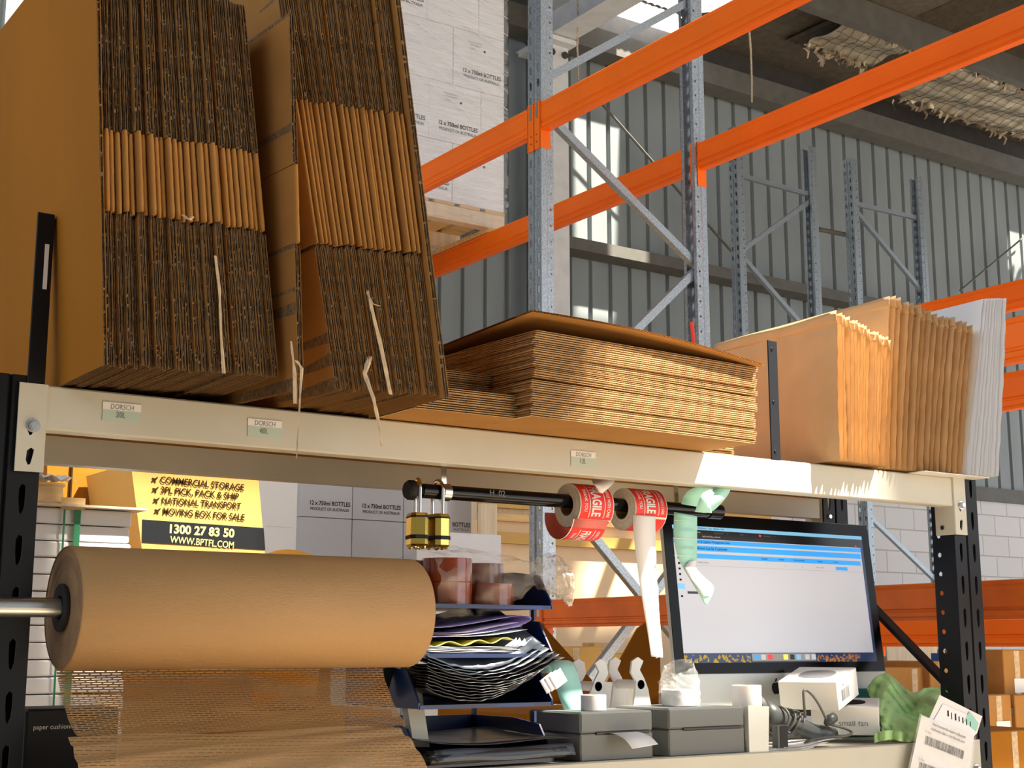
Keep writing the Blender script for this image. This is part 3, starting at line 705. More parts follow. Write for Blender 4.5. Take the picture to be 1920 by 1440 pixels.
# black divider bars
def divider(lab, xa, xb, z1, y, rivets):
    t = thing('divider_bar', lab, 'divider', ((xa+xb)/2, y, ST), 'black divider bars on the shelf')
    MB().box(xa, y, ST, xb, y+.004, z1, b=.0015).build('flat_bar', 'black_steel', t); MB().box(xb-.004, y+.004, ST, xb, y+.03, z1).build('return_edge', 'black_steel', t)
    for z in rivets: MB().lathe([(0, y-.003), (.003, y-.0025), (.0045, y)], 10, 'Y', ((xa+xb)/2-.003, 0, z)).build('rivet', 'bolt' if 0 else 'black_gloss', t, smooth=True)
    return t
d1 = divider('black steel bar with rivets between the flat cartons and the brown mailers', 2.408, 2.440, 1.927, 2.400, (1.655, 1.775, 1.905))
d2 = divider('black steel bar at the left end of the shelf with a small white sticker', .660, .690, 1.938, 2.400, ())
p = at(86, 500, Y=2.398); MB().box(p.x-.0035, 2.3975, p.z-.040, p.x+.0035, 2.3985, p.z+.040).build('sticker', 'label_white', d2)['label'] = 'white sticker'

# ------------------------------------------------------------------ flat carton stack in the middle
def ply_h(mb, x0, x1, y0, y1, z, th, R, pitch=.0078):
    lt = .0007; jag = .0012; n = 10
    for zo in (z, z+th-lt):
        xs = [x0+R.uniform(-jag, jag)*2 for _ in range(n+1)]
        mb.loft([[(xs[i], y0+(y1-y0)*i/n, zo), (x1, y0+(y1-y0)*i/n, zo), (x1, y0+(y1-y0)*i/n, zo+lt), (xs[i], y0+(y1-y0)*i/n, zo+lt)] for i in range(n+1)])
    a = (th-2*lt)/2; k = int((x1-x0)/pitch*4); P = [(x0+i*pitch/4+.001, z+th/2+a*math.sin(i*PI/2)) for i in range(k)]
    mb.add([(a_, y0+.0005, b_) for a_, b_ in P]+[(a_, y1, b_) for a_, b_ in P], [(i, i+1, k+i+1, k+i) for i in range(k-1)])
def flat_proto(seed, W_, D_, T=.0086):
    R = random.Random(seed); t = thing('flat_carton', None, None); mb = MB()
    for j, z in enumerate((0, T-.0042)): ply_h(mb, R.uniform(-.003, .004), W_+R.uniform(-.003, .003), R.uniform(0, .0015), D_, z, .0042, R)
    mb.build('fluted_board', 'kraft_flute', t, local=True)
    MB().box(.004, .002, T, W_-.003, D_, T+.0003).build('top_liner', 'kraft', t, local=True)
    MB().box(.004, .002, -.0004, W_-.003, D_, -.0001).build('bottom_liner', 'kraft', t, local=True)
    return t
protC = [flat_proto(s, .634, .46) for s in (31, 32, 33)]
z = ST+.003; ci = 0; cnt = 0
for b_, num in ((0, 8), (1, 10)):
    for j in range(num):
        o = protC[cnt % 3] if cnt < 3 else copy_tree(protC[cnt % 3]); rr = random.Random(200+cnt)
        o.location = (1.575+rr.uniform(-.003, .003)+(.006 if b_ else 0), 2.212+rr.uniform(-.002, .002), z); o.rotation_euler = (0, math.radians(.5 if b_ == 1 and j < 3 else .0), math.radians(3.0+rr.uniform(-.2, .2)))
        z += .0091+(.006 if (b_ == 0 and j == 7) else 0)+(.003 if (b_ == 1 and j == 1) else 0); cnt += 1
        tag(o, 'flat brown carton in the %s half of the flat stack, %s from bottom' % (('lower', 'upper')[b_], ORD[j]), 'flattened carton', 'flat cartons in the sunlit stack')
ztop = z
# lifted lid on top: one board with its front curled up
t = thing('lifted_carton_lid', 'thin brown board lying on top of the flat stack with its front edge lifted', 'cardboard sheet', (1.9, 2.45, ztop))
def lidf(u, v, o=0):
    x = 1.560+.655*u; y = 2.190+.034*u+.49*v
    lift = .028*(1-u)**1.0*(1-v)**.5+.012*math.sin(PI*min(1, u*1.0))*(1-v)
    return (x, y, ztop+.001+lift+o)
mb = MB(); n = 24; R_ = random.Random(4)
for o in (0, .0040):
    mb.grid(lambda u, v: lidf(u, v, o), n, 8)
k = 320; th = .0038
P0 = [lidf(i/k, 0, .0020+.0018*math.sin(i*PI/2)) for i in range(k+1)]; P1 = [lidf(i/k, .12, .0020+.0018*math.sin(i*PI/2)) for i in range(k+1)]
mb2 = MB(); mb2.add(P0+P1, [(i, i+1, k+2+i, k+1+i) for i in range(k)]); mb2.build('flute_edge', 'kraft_flute', t)
mb.build('lid_sheet', 'kraft', t, smooth='all')
# darker stack beyond, between the leaning bundle and the flat stack
protD = flat_proto(41, .235, .40)
for j in range(11):
    o = protD if j == 0 else copy_tree(protD); rr = random.Random(300+j)
    o.location = (1.335+(.0 if j < 5 else .06)+rr.uniform(-.003, .003), 2.262+(0 if j < 5 else .09)+rr.uniform(-.003, .003), ST+.003+j*.0092); o.rotation_euler = (0, 0, math.radians(-1.0))
    if j >= 5: o.scale = (.74, .8, 1)
    tag(o, 'small dark flat carton left of the flat stack, %s from the bottom' % ORD[j], 'flattened carton', 'small flat cartons in shadow')
o = copy_tree(protD); o.location = (2.175, 2.408, ST+.002); o.scale = (.5, .8, 1.0); tag(o, 'flat carton peeping out under the right end of the flat stack, lower one', 'flattened carton')
o = copy_tree(protD); o.location = (2.170, 2.404, ST+.0115); o.scale = (.5, .8, 1.0); tag(o, 'flat carton peeping out under the right end of the flat stack, upper one', 'flattened carton')

# ------------------------------------------------------------------ padded mailers
def mailer_proto(seed, D_, H_, T, mt, flap=.034, white=False):
    R = random.Random(seed); t = thing('mailer', None, None); ph = [R.uniform(0, 6) for _ in range(8)]
    nu, nv = 26, 26; seam = .012
    def th(u, v):
        y = u*D_; z = v*H_; e = min(y, D_-y, z, H_-z); k = max(0, min(1, (e-seam*.6)/.022)); k = k*k*(3-2*k)
        wr = .0011*math.sin(z*70+ph[0]+3*math.sin(y*9+ph[1]))+.0009*math.sin(y*55+z*30+ph[2])+.0012*math.sin(z*23+y*17+ph[3])
        wr += .0016*math.exp(-(H_-z)/.03)*math.sin(y*160+ph[4])
        return .0006+k*(T/2+wr)
    def side(sg): return lambda u, v: (sg*th(u, v)+.002*math.sin(v*5+ph[5])+.0035*math.sin(u*4+v*3+ph[6])*(u), D_*(u*u*.3+u*.7)+.0012*math.sin(v*40+ph[7]), H_*v)
    mb = MB()
    def g(sg):
        f = side(sg); return lambda u, v: f(u, v)
    mb.grid(g(-1), nu, nv); mb.grid(g(1), nu, nv); mb.build('padded_body', mt, t, smooth='all', local=True)
    if flap:
        mb = MB(); mb.grid(lambda u, v: (.0018+.002*math.sin(v*5+ph[5])+.002*math.sin(u*9+ph[2])*v, D_*u-.0015+.003*v, H_-.004+flap*v), 20, 3); mb.build('closing_flap', mt, t, smooth='all', solid=.0005, local=True)
    return t
PA = [mailer_proto(s, .47, .335, .0085, 'mailer') for s in (1, 2, 3)]
PB = [mailer_proto(s, .47, .415, .012, 'mailer') for s in (11, 12, 13)]
PW = [mailer_proto(s, .47, .500, .0065, 'mailer_white', flap=0) for s in (21, 22)]
NA = 16
for i in range(NA):
    k = i/(NA-1); o = PA[i % 3] if i < 3 else copy_tree(PA[i % 3]); rr = random.Random(400+i)
    o.location = (2.585+.0118*i+(.008 if i > 0 else 0), 2.350+rr.uniform(-.005, .004)+.014*k, ST+.006); o.rotation_euler = (0, math.radians(1.5+5.5*k), math.radians(-2.0+1.5*rr.uniform(-1, 1)))
    o.scale = (1, 1, 1.02-.11*k+rr.uniform(-.008, .008))
    tag(o, 'brown padded mailer in the sunlit left group, %s from the left' % ORD[i], 'mailer', 'shorter brown mailers in the left group')
NB = 15
for i in range(NB):
    k = i/(NB-1); o = PB[i % 3] if i < 3 else copy_tree(PB[i % 3]); rr = random.Random(500+i)
    o.location = (2.790+.0172*i, 2.388-.045*k+rr.uniform(-.004, .005), ST+.004); o.rotation_euler = (0, math.radians(6.5+5.0*k+rr.uniform(-.5, .5)), math.radians(-2+rr.uniform(-1.5, 1.5)))
    o.scale = (1, 1, 1.04-.11*k+rr.uniform(-.012, .012))
    tag(o, 'brown padded mailer in the taller middle group, %s from the left' % ORD[i], 'mailer', 'taller brown mailers in the middle group')
NW_ = 9
for i in range(NW_):
    k = i/(NW_-1); o = PW[i % 2] if i < 2 else copy_tree(PW[i % 2]); rr = random.Random(600+i)
    o.location = (3.055+.0135*i, 2.345+rr.uniform(-.003, .003)-.02*k, ST+.002); o.rotation_euler = (0, math.radians(13.5-4.5*k), math.radians(-2+rr.uniform(-.7, .7)))
    tag(o, 'white mailer at the right end of the shelf, %s from the left' % ORD[i], 'mailer', 'white mailers at the right end')
# liner board under the mailers
tag(MB().box(2.90, 2.350, ST, 3.16, 2.84, ST+.002).build('liner_sheet', 'label_white'), 'thin pale sheet lying under the white mailers', 'sheet')
tag(MB().tube([(2.32, 2.80, ST), at(1302, 655, Y=2.84), at(1297, 604, Y=2.84)], .0055, 8).build('red_pen', 'red_plastic', smooth=True), 'red plastic stick rising behind the flat carton stack', 'stick')

# ================================================================== UNDER THE SHELF: PAPER ROLL
t = thing('kraft_paper_roll', 'large brown kraft paper roll on a steel rod at the lower left', 'paper roll', (1.07, 2.40, 1.155))
RX0, RX1, RY, RZ, RR = .742, 1.412, 2.400, 1.262, .1035
mb = MB(); n = 72; rings = []
mb.lathe([(RR-.002, RX0+.0), (RR, RX0+.003), (RR, RX1-.003), (RR-.002, RX1)], n, 'X', (0, RY, RZ)); mb.build('wound_paper', 'kraft_paper', t, smooth=True)
mb = MB(); R_ = random.Random(7); pr_ = []
r = .034
while r < RR-.001:
    pr_.append((r, RX0+.0015+R_.uniform(-.0012, .0012))); r += .0022
mb.lathe(pr_+[(RR-.001, RX0+.001)], 60, 'X', (0, RY, RZ)).build('wound_end', 'kraft_end', t, smooth='all')
MB().lathe([(p, RX1-.002) for p, _ in pr_]+[(RR-.001, RX1-.001)], 60, 'X', (0, RY, RZ)).build('wound_end', 'kraft_end', t, smooth='all')
for x0_, x1_ in ((RX0-.006, RX0+.06), (RX1-.06, RX1+.006)): MB().lathe([(.020, x0_), (.040, x0_), (.040, x0_+.005), (.034, x0_+.006), (.033, x1_), (.020, x1_)], 40, 'X', (0, RY, RZ), closed=True).build('core_plug', 'black_matt', t, smooth=True)
tag(MB().tube([(.60, RY, RZ), (1.425, RY, RZ)], .0165, 24).build('roll_rod', 'bolt', smooth=True), 'grey steel rod carrying the big kraft paper roll', 'rod')
# sheet hanging below the roll
def sheet(parent, name, prof_, xs, mt, nx=30, wav=.002):
    me_v = []; uv = []; L = [0]
    for i in range(1, len(prof_)): L.append(L[-1]+math.dist(prof_[i], prof_[i-1]))
    for i, (y, z) in enumerate(prof_):
        xa, xb = xs(L[i]/L[-1])
        for j in range(nx+1):
            x = xa+(xb-xa)*j/nx; me_v.append((x, y+wav*math.sin(x*25+i*.7), z+wav*math.sin(x*17+i*.9))); uv.append((x, L[i]))
    fs = [(i*(nx+1)+j, i*(nx+1)+j+1, (i+1)*(nx+1)+j+1, (i+1)*(nx+1)+j) for i in range(len(prof_)-1) for j in range(nx)]
    mb = MB(); mb.add(me_v, fs); o = mb.build(name, mt, parent, smooth='all'); me = o.data; ul = me.uv_layers.new(name='UVMap')
    for lp in me.loops: ul.data[lp.index].uv = uv[lp.vertex_index]
    return o
def spline(P, n=6):
    out = []
    for i in range(len(P)-1):
        a = P[max(i-1, 0)]; b = P[i]; c = P[i+1]; d = P[min(i+2, len(P)-1)]
        for k in range(n):
            s = k/n; out.append(tuple(.5*((2*b[q])+(-a[q]+c[q])*s+(2*a[q]-5*b[q]+4*c[q]-d[q])*s*s+(-a[q]+3*b[q]-3*c[q]+d[q])*s**3) for q in range(len(b))))
    out.append(tuple(P[-1])); return out
t = thing('slit_paper_web', 'brown slit paper pulled down from the big roll in a broad fold', 'wrapping paper', (1.07, 2.38, .80))
sheet(t, 'open_slit_band', spline([(2.455, 1.172), (2.435, 1.14), (2.405, 1.11), (2.375, 1.085), (2.345, 1.066), (2.315, 1.055)]), lambda s: (.752+.0*s, 1.385-.02*s), 'slit_paper', wav=.0008)
sheet(t, 'folded_apron', spline([(2.315, 1.055), (2.295, 1.046), (2.275, 1.030), (2.255, 1.005), (2.238, .97), (2.225, .92), (2.22, .84), (2.24, .78)]), lambda s: (.735+.004*s, 1.335+.055*min(1, s*1.6)), 'slit_paper_closed', wav=.0025)
# dispenser box and stand beside the roll
p = at(50, 1330, Y=2.47)
t = thing('dispenser_box', 'black box with small white printing below the paper roll, beside the left post', 'box', (.74, 2.52, .80))
MB().box(p.x, 2.47, .78, p.x+.16, 2.60, p.z, b=.004).build('box_body', 'black_matt', t)
text('paper cushioning', .011, (p.x+.05, 2.4692, at(100, 1363, Y=2.47).z), 'label_white', t)
t = thing('roll_stand', 'white painted steel leg of the roll stand right of the kraft paper roll', 'stand', (1.42, 2.50, .78))
q = [at(x, y, Y=2.50) for x, y in ((738, 1195), (768, 1178), (800, 1400), (770, 1400))]
MB().prism([(a.x, a.z) for a in q], 2.488, 2.512).build('stand_leg', 'cream', t)
q = [at(x, y, Y=2.52) for x, y in ((738, 1215), (748, 1215), (722, 1310), (700, 1290))]
MB().prism([(a.x, a.z) for a in q], 2.515, 2.525).build('side_gusset', 'black_steel', t)
MB().box(1.36, 2.45, .955, 1.50, 2.58, .985).build('stand_foot', 'cream', t)

# ------------------------------------------------------------------ rod with label rolls
QY, QZ = 2.53, 1.5174
t = thing('label_rod', 'black gloss rod hanging under the shelf, carrying the tape rolls', 'rod', (1.9, QY, QZ))
rx0 = at(790, 915, Y=QY).x; rx1 = at(1350, 955, Y=QY).x
MB().tube([(rx0, QY, QZ), (rx1-.035, QY, QZ)], .0155, 28).build('tube', 'black_gloss', t, smooth=True)
MB().lathe([(0, rx0-.036), (.017, rx0-.036), (.021, rx0-.030), (.021, rx0-.020), (.012, rx0-.016), (.012, rx0), (0, rx0)], 28, 'X', (0, QY, QZ)).build('end_knob', 'black_matt', t, smooth=True)
MB().lathe([(.016, rx1-.040), (.0178, rx1-.040), (.0178, rx1), (.012, rx1), (.012, rx1-.03)], 28, 'X', (0, QY, QZ)).build('end_sleeve', 'black_gloss', t, smooth=True)
hx = at(832, 880, Y=QY).x
mb = MB(); mb.bar((hx, QY, QZ+.012), (hx, QY, 1.618), .012, .004, side=(1, 0, 0)); mb.build('hanging_strap', 'chrome', t)
mb = MB(); mb.lathe([(.0158, hx-.006), (.0185, hx-.006), (.0185, hx+.012), (.0158, hx+.012)], 24, 'X', (0, QY, QZ), closed=True); mb.build('clamp_ring', 'bolt', t, smooth=True)
hx2 = rx1-.02
mb = MB(); mb.bar((hx2-.12, QY, QZ+.012), (hx2-.12, QY, 1.618), .012, .004, side=(1, 0, 0)); mb.build('hanging_strap', 'chrome', t)
text('H  02', .018, (at(925, 925, Y=QY).x, QY-.0163, QZ+.004), 'ink_grey', t)
# padlocks
def padlock(lab, x, rot, zt, tilt=0):
    t = thing('padlock', lab, 'padlock', (x, QY, QZ+.0195), 'brass padlocks on the rod', (0, tilt, rot)); t.scale = (1.22, 1.22, 1.22)
    sh = []; r = .0162
    for k in range(13): a = PI*k/12; sh.append((-math.cos(a)*r, 0, math.sin(a)*r-.0135))
    path = [(-r*.93, 0, -.062)]+sh+[(r*.93, 0, -.062)]
    MB().tube([(0+0*a, b, c) if 0 else (a, b, c) for a, b, c in path], .0036, 12).build('shackle', 'chrome', t, smooth=True, local=True)
    oc = [(-.023, -.008), (-.016, -.015), (.016, -.015), (.023, -.008), (.023, .008), (.016, .015), (-.016, .015), (-.023, .008)]
    def ring(s, z): return [(a*s, b*s, z) for a, b in oc]
    MB().loft([ring(.86, -.112), ring(1, -.108), ring(1, -.060), ring(.9, -.055)]).build('body', 'brass', t, local=True)
    MB().loft([ring(1.05, -.099), ring(1.07, -.097), ring(1.07, -.0945), ring(1.05, -.0925)]).build('bumper_band', 'black_matt', t, local=True)
    MB().loft([ring(1.02, -.063), ring(1.03, -.0615), ring(1.02, -.060)]).build('top_band', 'black_matt', t, local=True)
    mb = MB()
    for a, b in ((-.014, -.008), (0, -.010), (.014, -.008), (-.014, .008), (.014, .008), (.0, .0)): mb.lathe([(0, -.1155), (.004, -.114), (.0045, -.111)], 8, 'Z', (a, b, 0))
    mb.build('base_studs', 'brass', t, smooth=True, local=True); return t
x1_ = at(783, 915, Y=QY).x; x2_ = at(816, 915, Y=QY).x
padlock('brass padlock on the left end of the black rod, left one of the pair', x1_, math.radians(74), 0)
padlock('brass padlock beside the clamp of the black rod, right one of the pair', x2_+.006, math.radians(93), 0)
# FRAGILE label rolls
def roll_text(s, size, rad, x, ang, cz, cy, parent, m_, sx=1.0, bold=.02, flip=1):
    """letters wrapped on a cylinder about X; they run downward on the face turned to the camera"""
    def bend(u, v):
        a = ang-u/rad; return (x+v, cy-rad*math.cos(a), cz+rad*math.sin(a))
    return text(s, size, None, m_, parent, bend=bend, bold=bold, sx=sx)
def arc_band(mb, rad, xa, xb, a0, a1, cy, cz, n=24):
    mb.grid(lambda u, v: (xa+(xb-xa)*v, cy-rad*math.cos(a0+(a1-a0)*u), cz+rad*math.sin(a0+(a1-a0)*u)), n, 1); return mb
def label_roll(lab, x0, w, ro, ri, cz, cy):
    t = thing('fragile_label_roll', lab, 'label roll', (x0+w/2, cy, cz-ro), 'fragile label rolls')
    pr_ = []; r = ri; rr = random.Random(3)
    while r < ro: pr_.append((r, x0+rr.uniform(-.0006, .0006)+.002*(r-ri)/(ro-ri))); r += .0016
    MB().lathe([(ri, x0+w)]+pr_+[(ro, x0+.001), (ro, x0+w-.001)], 64, 'X', (0, cy, cz), closed=True).build('wound_liner', 'roll_side', t, smooth=True)
    MB().lathe([(ri-.0012, x0-.0005), (ri-.0002, x0-.0005), (ri-.0002, x0+w), (ri-.0012, x0+w)], 40, 'X', (0, cy, cz), closed=True).build('core', 'tape_core', t, smooth=True)
    return t
def fragile(t, rad, x0, w, a0, a1, cy, cz):
    """one printed label: red field, white panel edges and words"""
    e = .0035
    arc_band(MB(), rad+.0004, x0+e, x0+w-e, a0, a1, cy, cz).build('red_label', 'red', t, smooth='all')
    am = (a0+a1)/2; L = abs(a1-a0)*rad; xm = x0+w*.50
    for (xa, xb) in ((xm-w*.22, xm-w*.22+.0018), (xm+w*.21, xm+w*.21+.0018)): arc_band(MB(), rad+.0007, xa, xb, a0-.06*(a0-a1), a1+.06*(a0-a1), cy, cz).build('label_rule', 'label_white', t, smooth='all')
    arc_band(MB(), rad+.0006, x0+.001, x0+w-.001, a1+.03, a1-.03, cy, cz, 3).build('label_gap', 'label_white', t, smooth='all')
    roll_text('FRAGILE', w*.36, rad+.0010, xm-.003, am, cz, cy, t, 'label_white', sx=L*.86/(w*.36*3.95), bold=.03)
    roll_text('HANDLE WITH CARE', w*.125, rad+.0010, x0+w*.83, am, cz, cy, t, 'label_white', sx=L*.86/(w*.125*10.0), bold=.012)
    roll_text('THANK YOU', w*.125, rad+.0010, x0+w*.17, am, cz, cy, t, 'label_white', sx=L*.62/(w*.125*6.1), bold=.012)
XA = at(1063, 943, Y=QY).x; XB = at(1166, 955, Y=QY).x
w = .097
# roll centres hang a little below the rod
ra = .049; cza = QZ-.009; 
t = label_roll('roll of red fragile labels on the black rod, left one with a loose loop below', XA, w, ra, .0245, cza, QY)
fragile(t, ra, XA, w, 1.15, -.75, QY, cza); fragile(t, ra, XA, w, 3.05, 1.20, QY, cza); fragile(t, ra, XA, w, -.80, -2.2, QY, cza)
# loose outer loop
lc = cza-.020; lr = .055; ly = QY+.016
mb = MB(); arc_band(mb, lr, XA-.010, XA+w-.010, -.25, -PI*1.05, ly, lc, 60)
lp = mb.build('loose_loop', 'red_pale', t, smooth='all', solid=.0004)
fragile(t, lr+.0004, XA-.010, w, -.62, -1.75, ly, lc)
arc_band(MB(), lr+.0005, XA-.0105, XA-.008, -.25, -3.2, ly, lc, 40).build('loop_edge', 'label_white', t, smooth='all')
rb_ = .0485
t = label_roll('roll of red fragile labels on the black rod, right one with a pale strip hanging', XB, w, rb_, .0245, cza, QY)
fragile(t, rb_, XB, w, 1.35, -.42, QY, cza)
arc_band(MB(), rb_+.0004, XB+.003, XB+w-.003, -.5, -1.9, QY, cza).build('red_label', 'red', t, smooth='all')
# backing strip hanging down, twisting
def ribbon(parent, name, mt, rows, solid=.0004, nsub=6):
    P = spline([tuple(a)+tuple(b) for a, b in rows], nsub); mb = MB()
    mb.add([v for p in P for v in (p[:3], ((p[0]+p[3])/2, (p[1]+p[4])/2-.0012, (p[2]+p[5])/2), p[3:])], [(3*i+a, 3*i+a+1, 3*i+a+4, 3*i+a+3) for i in range(len(P)-1) for a in (0, 1)])
    return mb.build(name, mt, parent, smooth='all', solid=solid)
yb = QY-rb_-.001
ribbon(t, 'backing_strip', 'label_white', [(at(1187, 965, Y=yb), at(1229, 968, Y=yb)), (at(1188, 1000, Y=yb-.004), at(1229, 1000, Y=yb-.004)), (at(1196, 1070, Y=yb-.006), at(1231, 1070, Y=yb)),
        (at(1205, 1130, Y=yb-.004), at(1234, 1130, Y=yb+.004)), (at(1215, 1190, Y=yb), at(1238, 1190, Y=yb+.006)), (at(1221, 1231, Y=yb), at(1243, 1233, Y=yb+.006))])
ribbon(t, 'backing_strip_return', 'label_white', [(at(1231, 1100, Y=yb+.012), at(1234, 1100, Y=yb+.016)), (at(1229, 1150, Y=yb+.012), at(1236, 1150, Y=yb+.014)), (at(1230, 1235, Y=yb+.004), at(1243, 1228, Y=yb+.006))])
# pale liner tongue between the two rolls
t = thing('liner_tongue', 'white liner paper tongue curling down between the two fragile rolls', 'paper', at(1135, 930, Y=QY))
ribbon(t, 'liner_paper', 'label_white', [(at(1108, 895, Y=2.50), at(1158, 893, Y=2.50)), (at(1112, 906, Y=2.48), at(1150, 906, Y=2.48)), (at(1120, 916, Y=2.475), at(1140, 916, Y=2.475)), (at(1124, 924, Y=2.48), at(1130, 925, Y=2.48))])
# mint green label strip over the rod
t = thing('mint_label_strip', 'mint green label strip looped over the rod in front of the monitor', 'label strip', at(1300, 1000, Y=2.44))
ym = QY-.019
ribbon(t, 'upper_loop', 'mint', [(at(1277, 945, Y=2.505), at(1322, 953, Y=2.505)), (at(1282, 930, Y=2.50), at(1328, 932, Y=2.50)), (at(1300, 915, Y=2.47), at(1345, 914, Y=2.46)), (at(1335, 912, Y=2.43), at(1369, 913, Y=2.42)), (at(1330, 935, Y=2.41), at(1362, 932, Y=2.415)),
        (at(1310, 955, Y=2.42), at(1338, 957, Y=2.425)), (at(1300, 958, Y=2.44), at(1320, 962, Y=2.44))])
ribbon(t, 'curl', 'mint', [(at(1303, 960, Y=2.415), at(1335, 962, Y=2.415)), (at(1310, 940, Y=2.40), at(1332, 948, Y=2.40)), (at(1318, 925, Y=2.395), at(1336, 930, Y=2.395)), (at(1332, 918, Y=2.40), at(1340, 926, Y=2.40))])
ribbon(t, 'hanging_strip', 'mint', [(at(1264, 960, Y=ym), at(1307, 968, Y=ym)), (at(1263, 1000, Y=ym-.003), at(1307, 1005, Y=ym-.003)), (at(1267, 1030, Y=ym-.004), at(1307, 1032, Y=ym-.004)), (at(1276, 1056, Y=ym-.004), at(1306, 1052, Y=ym-.004)),
        (at(1290, 1080, Y=ym-.010), at(1308, 1078, Y=ym-.010)), (at(1305, 1105, Y=ym-.022), at(1338, 1100, Y=ym-.022)), (at(1322, 1134, Y=ym-.026), at(1326, 1134, Y=ym-.026))])
mb = MB()
for yy in (976, 1009, 1041):
    a = at(1264, yy, Y=ym-.0055); b = at(1306, yy+1, Y=ym-.0055); mb.bar(a, b, .0008, .0004, side=(0, 0, 1))
mb.build('perforation_lines', 'label_white', t)
for yy in (993, 1027): text('DORSCH', .011, tuple(at(1287, yy, Y=ym-.0058)), 'mint_print', t, shear=.3)
t = thing('mint_tail', 'loose white backing tail hanging beside the mint strip', 'paper', at(1300, 1080, Y=ym))
ribbon(t, 'tail', 'paper', [(at(1292, 1052, Y=ym-.008), at(1306, 1050, Y=ym-.008)), (at(1285, 1064, Y=ym-.012), at(1306, 1066, Y=ym-.012)), (at(1292, 1080, Y=ym-.016), at(1320, 1082, Y=ym-.016)), (at(1306, 1100, Y=ym-.024), at(1337, 1099, Y=ym-.024)), (at(1318, 1118, Y=ym-.028), at(1331, 1118, Y=ym-.028))])

# ------------------------------------------------------------------ blue letter trays
TX0, TX1 = 1.452, 1.768; TY = 2.418; TD = .30
tz = [1.2745, 1.1765, 1.078, .9665]
names = ['topmost of the four, holding the brown tapes', 'second from the top, holding the lilac folder', 'third from the top, holding grey mailing bags', 'lowest of the four, nearly hidden']
for i, z in enumerate(tz):
    t = thing('letter_tray', 'dark blue plastic letter tray, '+names[i], 'letter tray', (1.61, TY+TD/2, z), 'stacked blue letter trays')
    mb = MB(); mb.box(TX0, TY+.004, z, TX1, TY+TD, z+.003); mb.build('floor', 'tray', t)
    mb = MB(); mb.prism([(TX0-.002, z-.001), (TX1+.002, z-.001), (TX1+.002, z+.007), (TX0-.002, z+.007)], TY, TY+.004); mb.build('front_lip', 'tray', t)
    for sx, x in ((0, TX0-.004), (1, TX1)):
        MB().prism([(TY, z), (TY+TD, z), (TY+TD, z+.082), (TY+.14, z+.082), (TY+.045, z+.072), (TY, z+.012)], x, x+.004, 'X').build('side_wall', 'tray', t)
    MB().box(TX0, TY+TD-.003, z, TX1, TY+TD, z+.082).build('back_wall', 'tray', t)
    for x in (TX0-.003, TX1-.001):
        for y in (TY+.06, TY+TD-.01): MB().box(x, y, z+.075, x+.006, y+.012, z+.0975 if i else z+.082).build('stacking_peg', 'tray', t)
# tapes in a bag in the top tray
def tape(lab, x, y, z, r=.052, h=.048):
    t = thing('packing_tape_roll', lab, 'tape roll', (x, y, z), 'brown packing tape rolls in the top tray')
    MB().lathe([(r*.74, z), (r-.001, z), (r, z+.001), (r, z+h-.001), (r-.001, z+h), (r*.74, z+h)], 56, 'Z', (x, y, 0)).build('wound_tape', 'tape', t, smooth=True)
    MB().lathe([(r*.70, z), (r*.74, z), (r*.74, z+h), (r*.70, z+h)], 40, 'Z', (x, y, 0), closed=True).build('core', 'tape_core', t, smooth=True)
Z_ = tz[0]+.0035
tape('brown packing tape roll in the top tray, front left, lower one', 1.548, 2.478, Z_)
tape('brown packing tape roll in the top tray, front left, upper one', 1.548, 2.478, Z_+.0485)
tape('brown packing tape roll in the top tray, front right, lower one', 1.655, 2.482, Z_)
tape('brown packing tape roll in the top tray, back left, upper one', 1.525, 2.600, Z_+.0485)
tape('brown packing tape roll in the top tray, back left, lower one', 1.525, 2.600, Z_)
tape('brown packing tape roll in the top tray, back right, lower one', 1.712, 2.602, Z_)
tape('dark red-brown packing tape roll in the top tray, back right, upper one', 1.712, 2.602, Z_+.0485)
# crumpled clear bag
R_ = random.Random(12)
nz = lambda a, b: .5*math.sin(a*3.1+b*5.3)+.3*math.sin(a*7.7-b*4.1)+.2*math.sin(a*13+b*11)
def bag(u, v):
    # u along the bag from the tapes to its gathered end, v around
    c = spline([(1.50, 2.53, 1.325, .115, .075), (1.60, 2.52, 1.322, .125, .078), (1.70, 2.49, 1.335, .085, .05), (1.745, 2.455, 1.350, .045, .024), (1.772, 2.435, 1.350, .05, .040), (1.800, 2.42, 1.335, .04, .036), (1.815, 2.415, 1.312, .018, .03), (1.815, 2.41, 1.300, .006, .01)], 8)
    k = min(len(c)-1, int(u*(len(c)-1))); cx, cy, cz, ry, rz = c[k]; a = 2*PI*v; w_ = 1+.13*nz(u*9, v*6.28*2)+.10*nz(u*17, v*6.28*3)*(u > .55)
    return (cx, cy+ry*math.cos(a)*w_*.9, cz+rz*math.sin(a)*w_)
t = thing('plastic_bag', 'crumpled clear plastic bag around the brown tapes, sticking out of the tray', 'bag', (1.6, 2.52, Z_))
MB().grid(lambda u, v: bag(u*.56, v), 30, 40).build('bag_body', 'poly_bag', t, smooth='all')
MB().grid(lambda u, v: bag(.52+.48*u, v), 36, 40).build('gathered_end', 'poly_bag_dense', t, smooth='all')
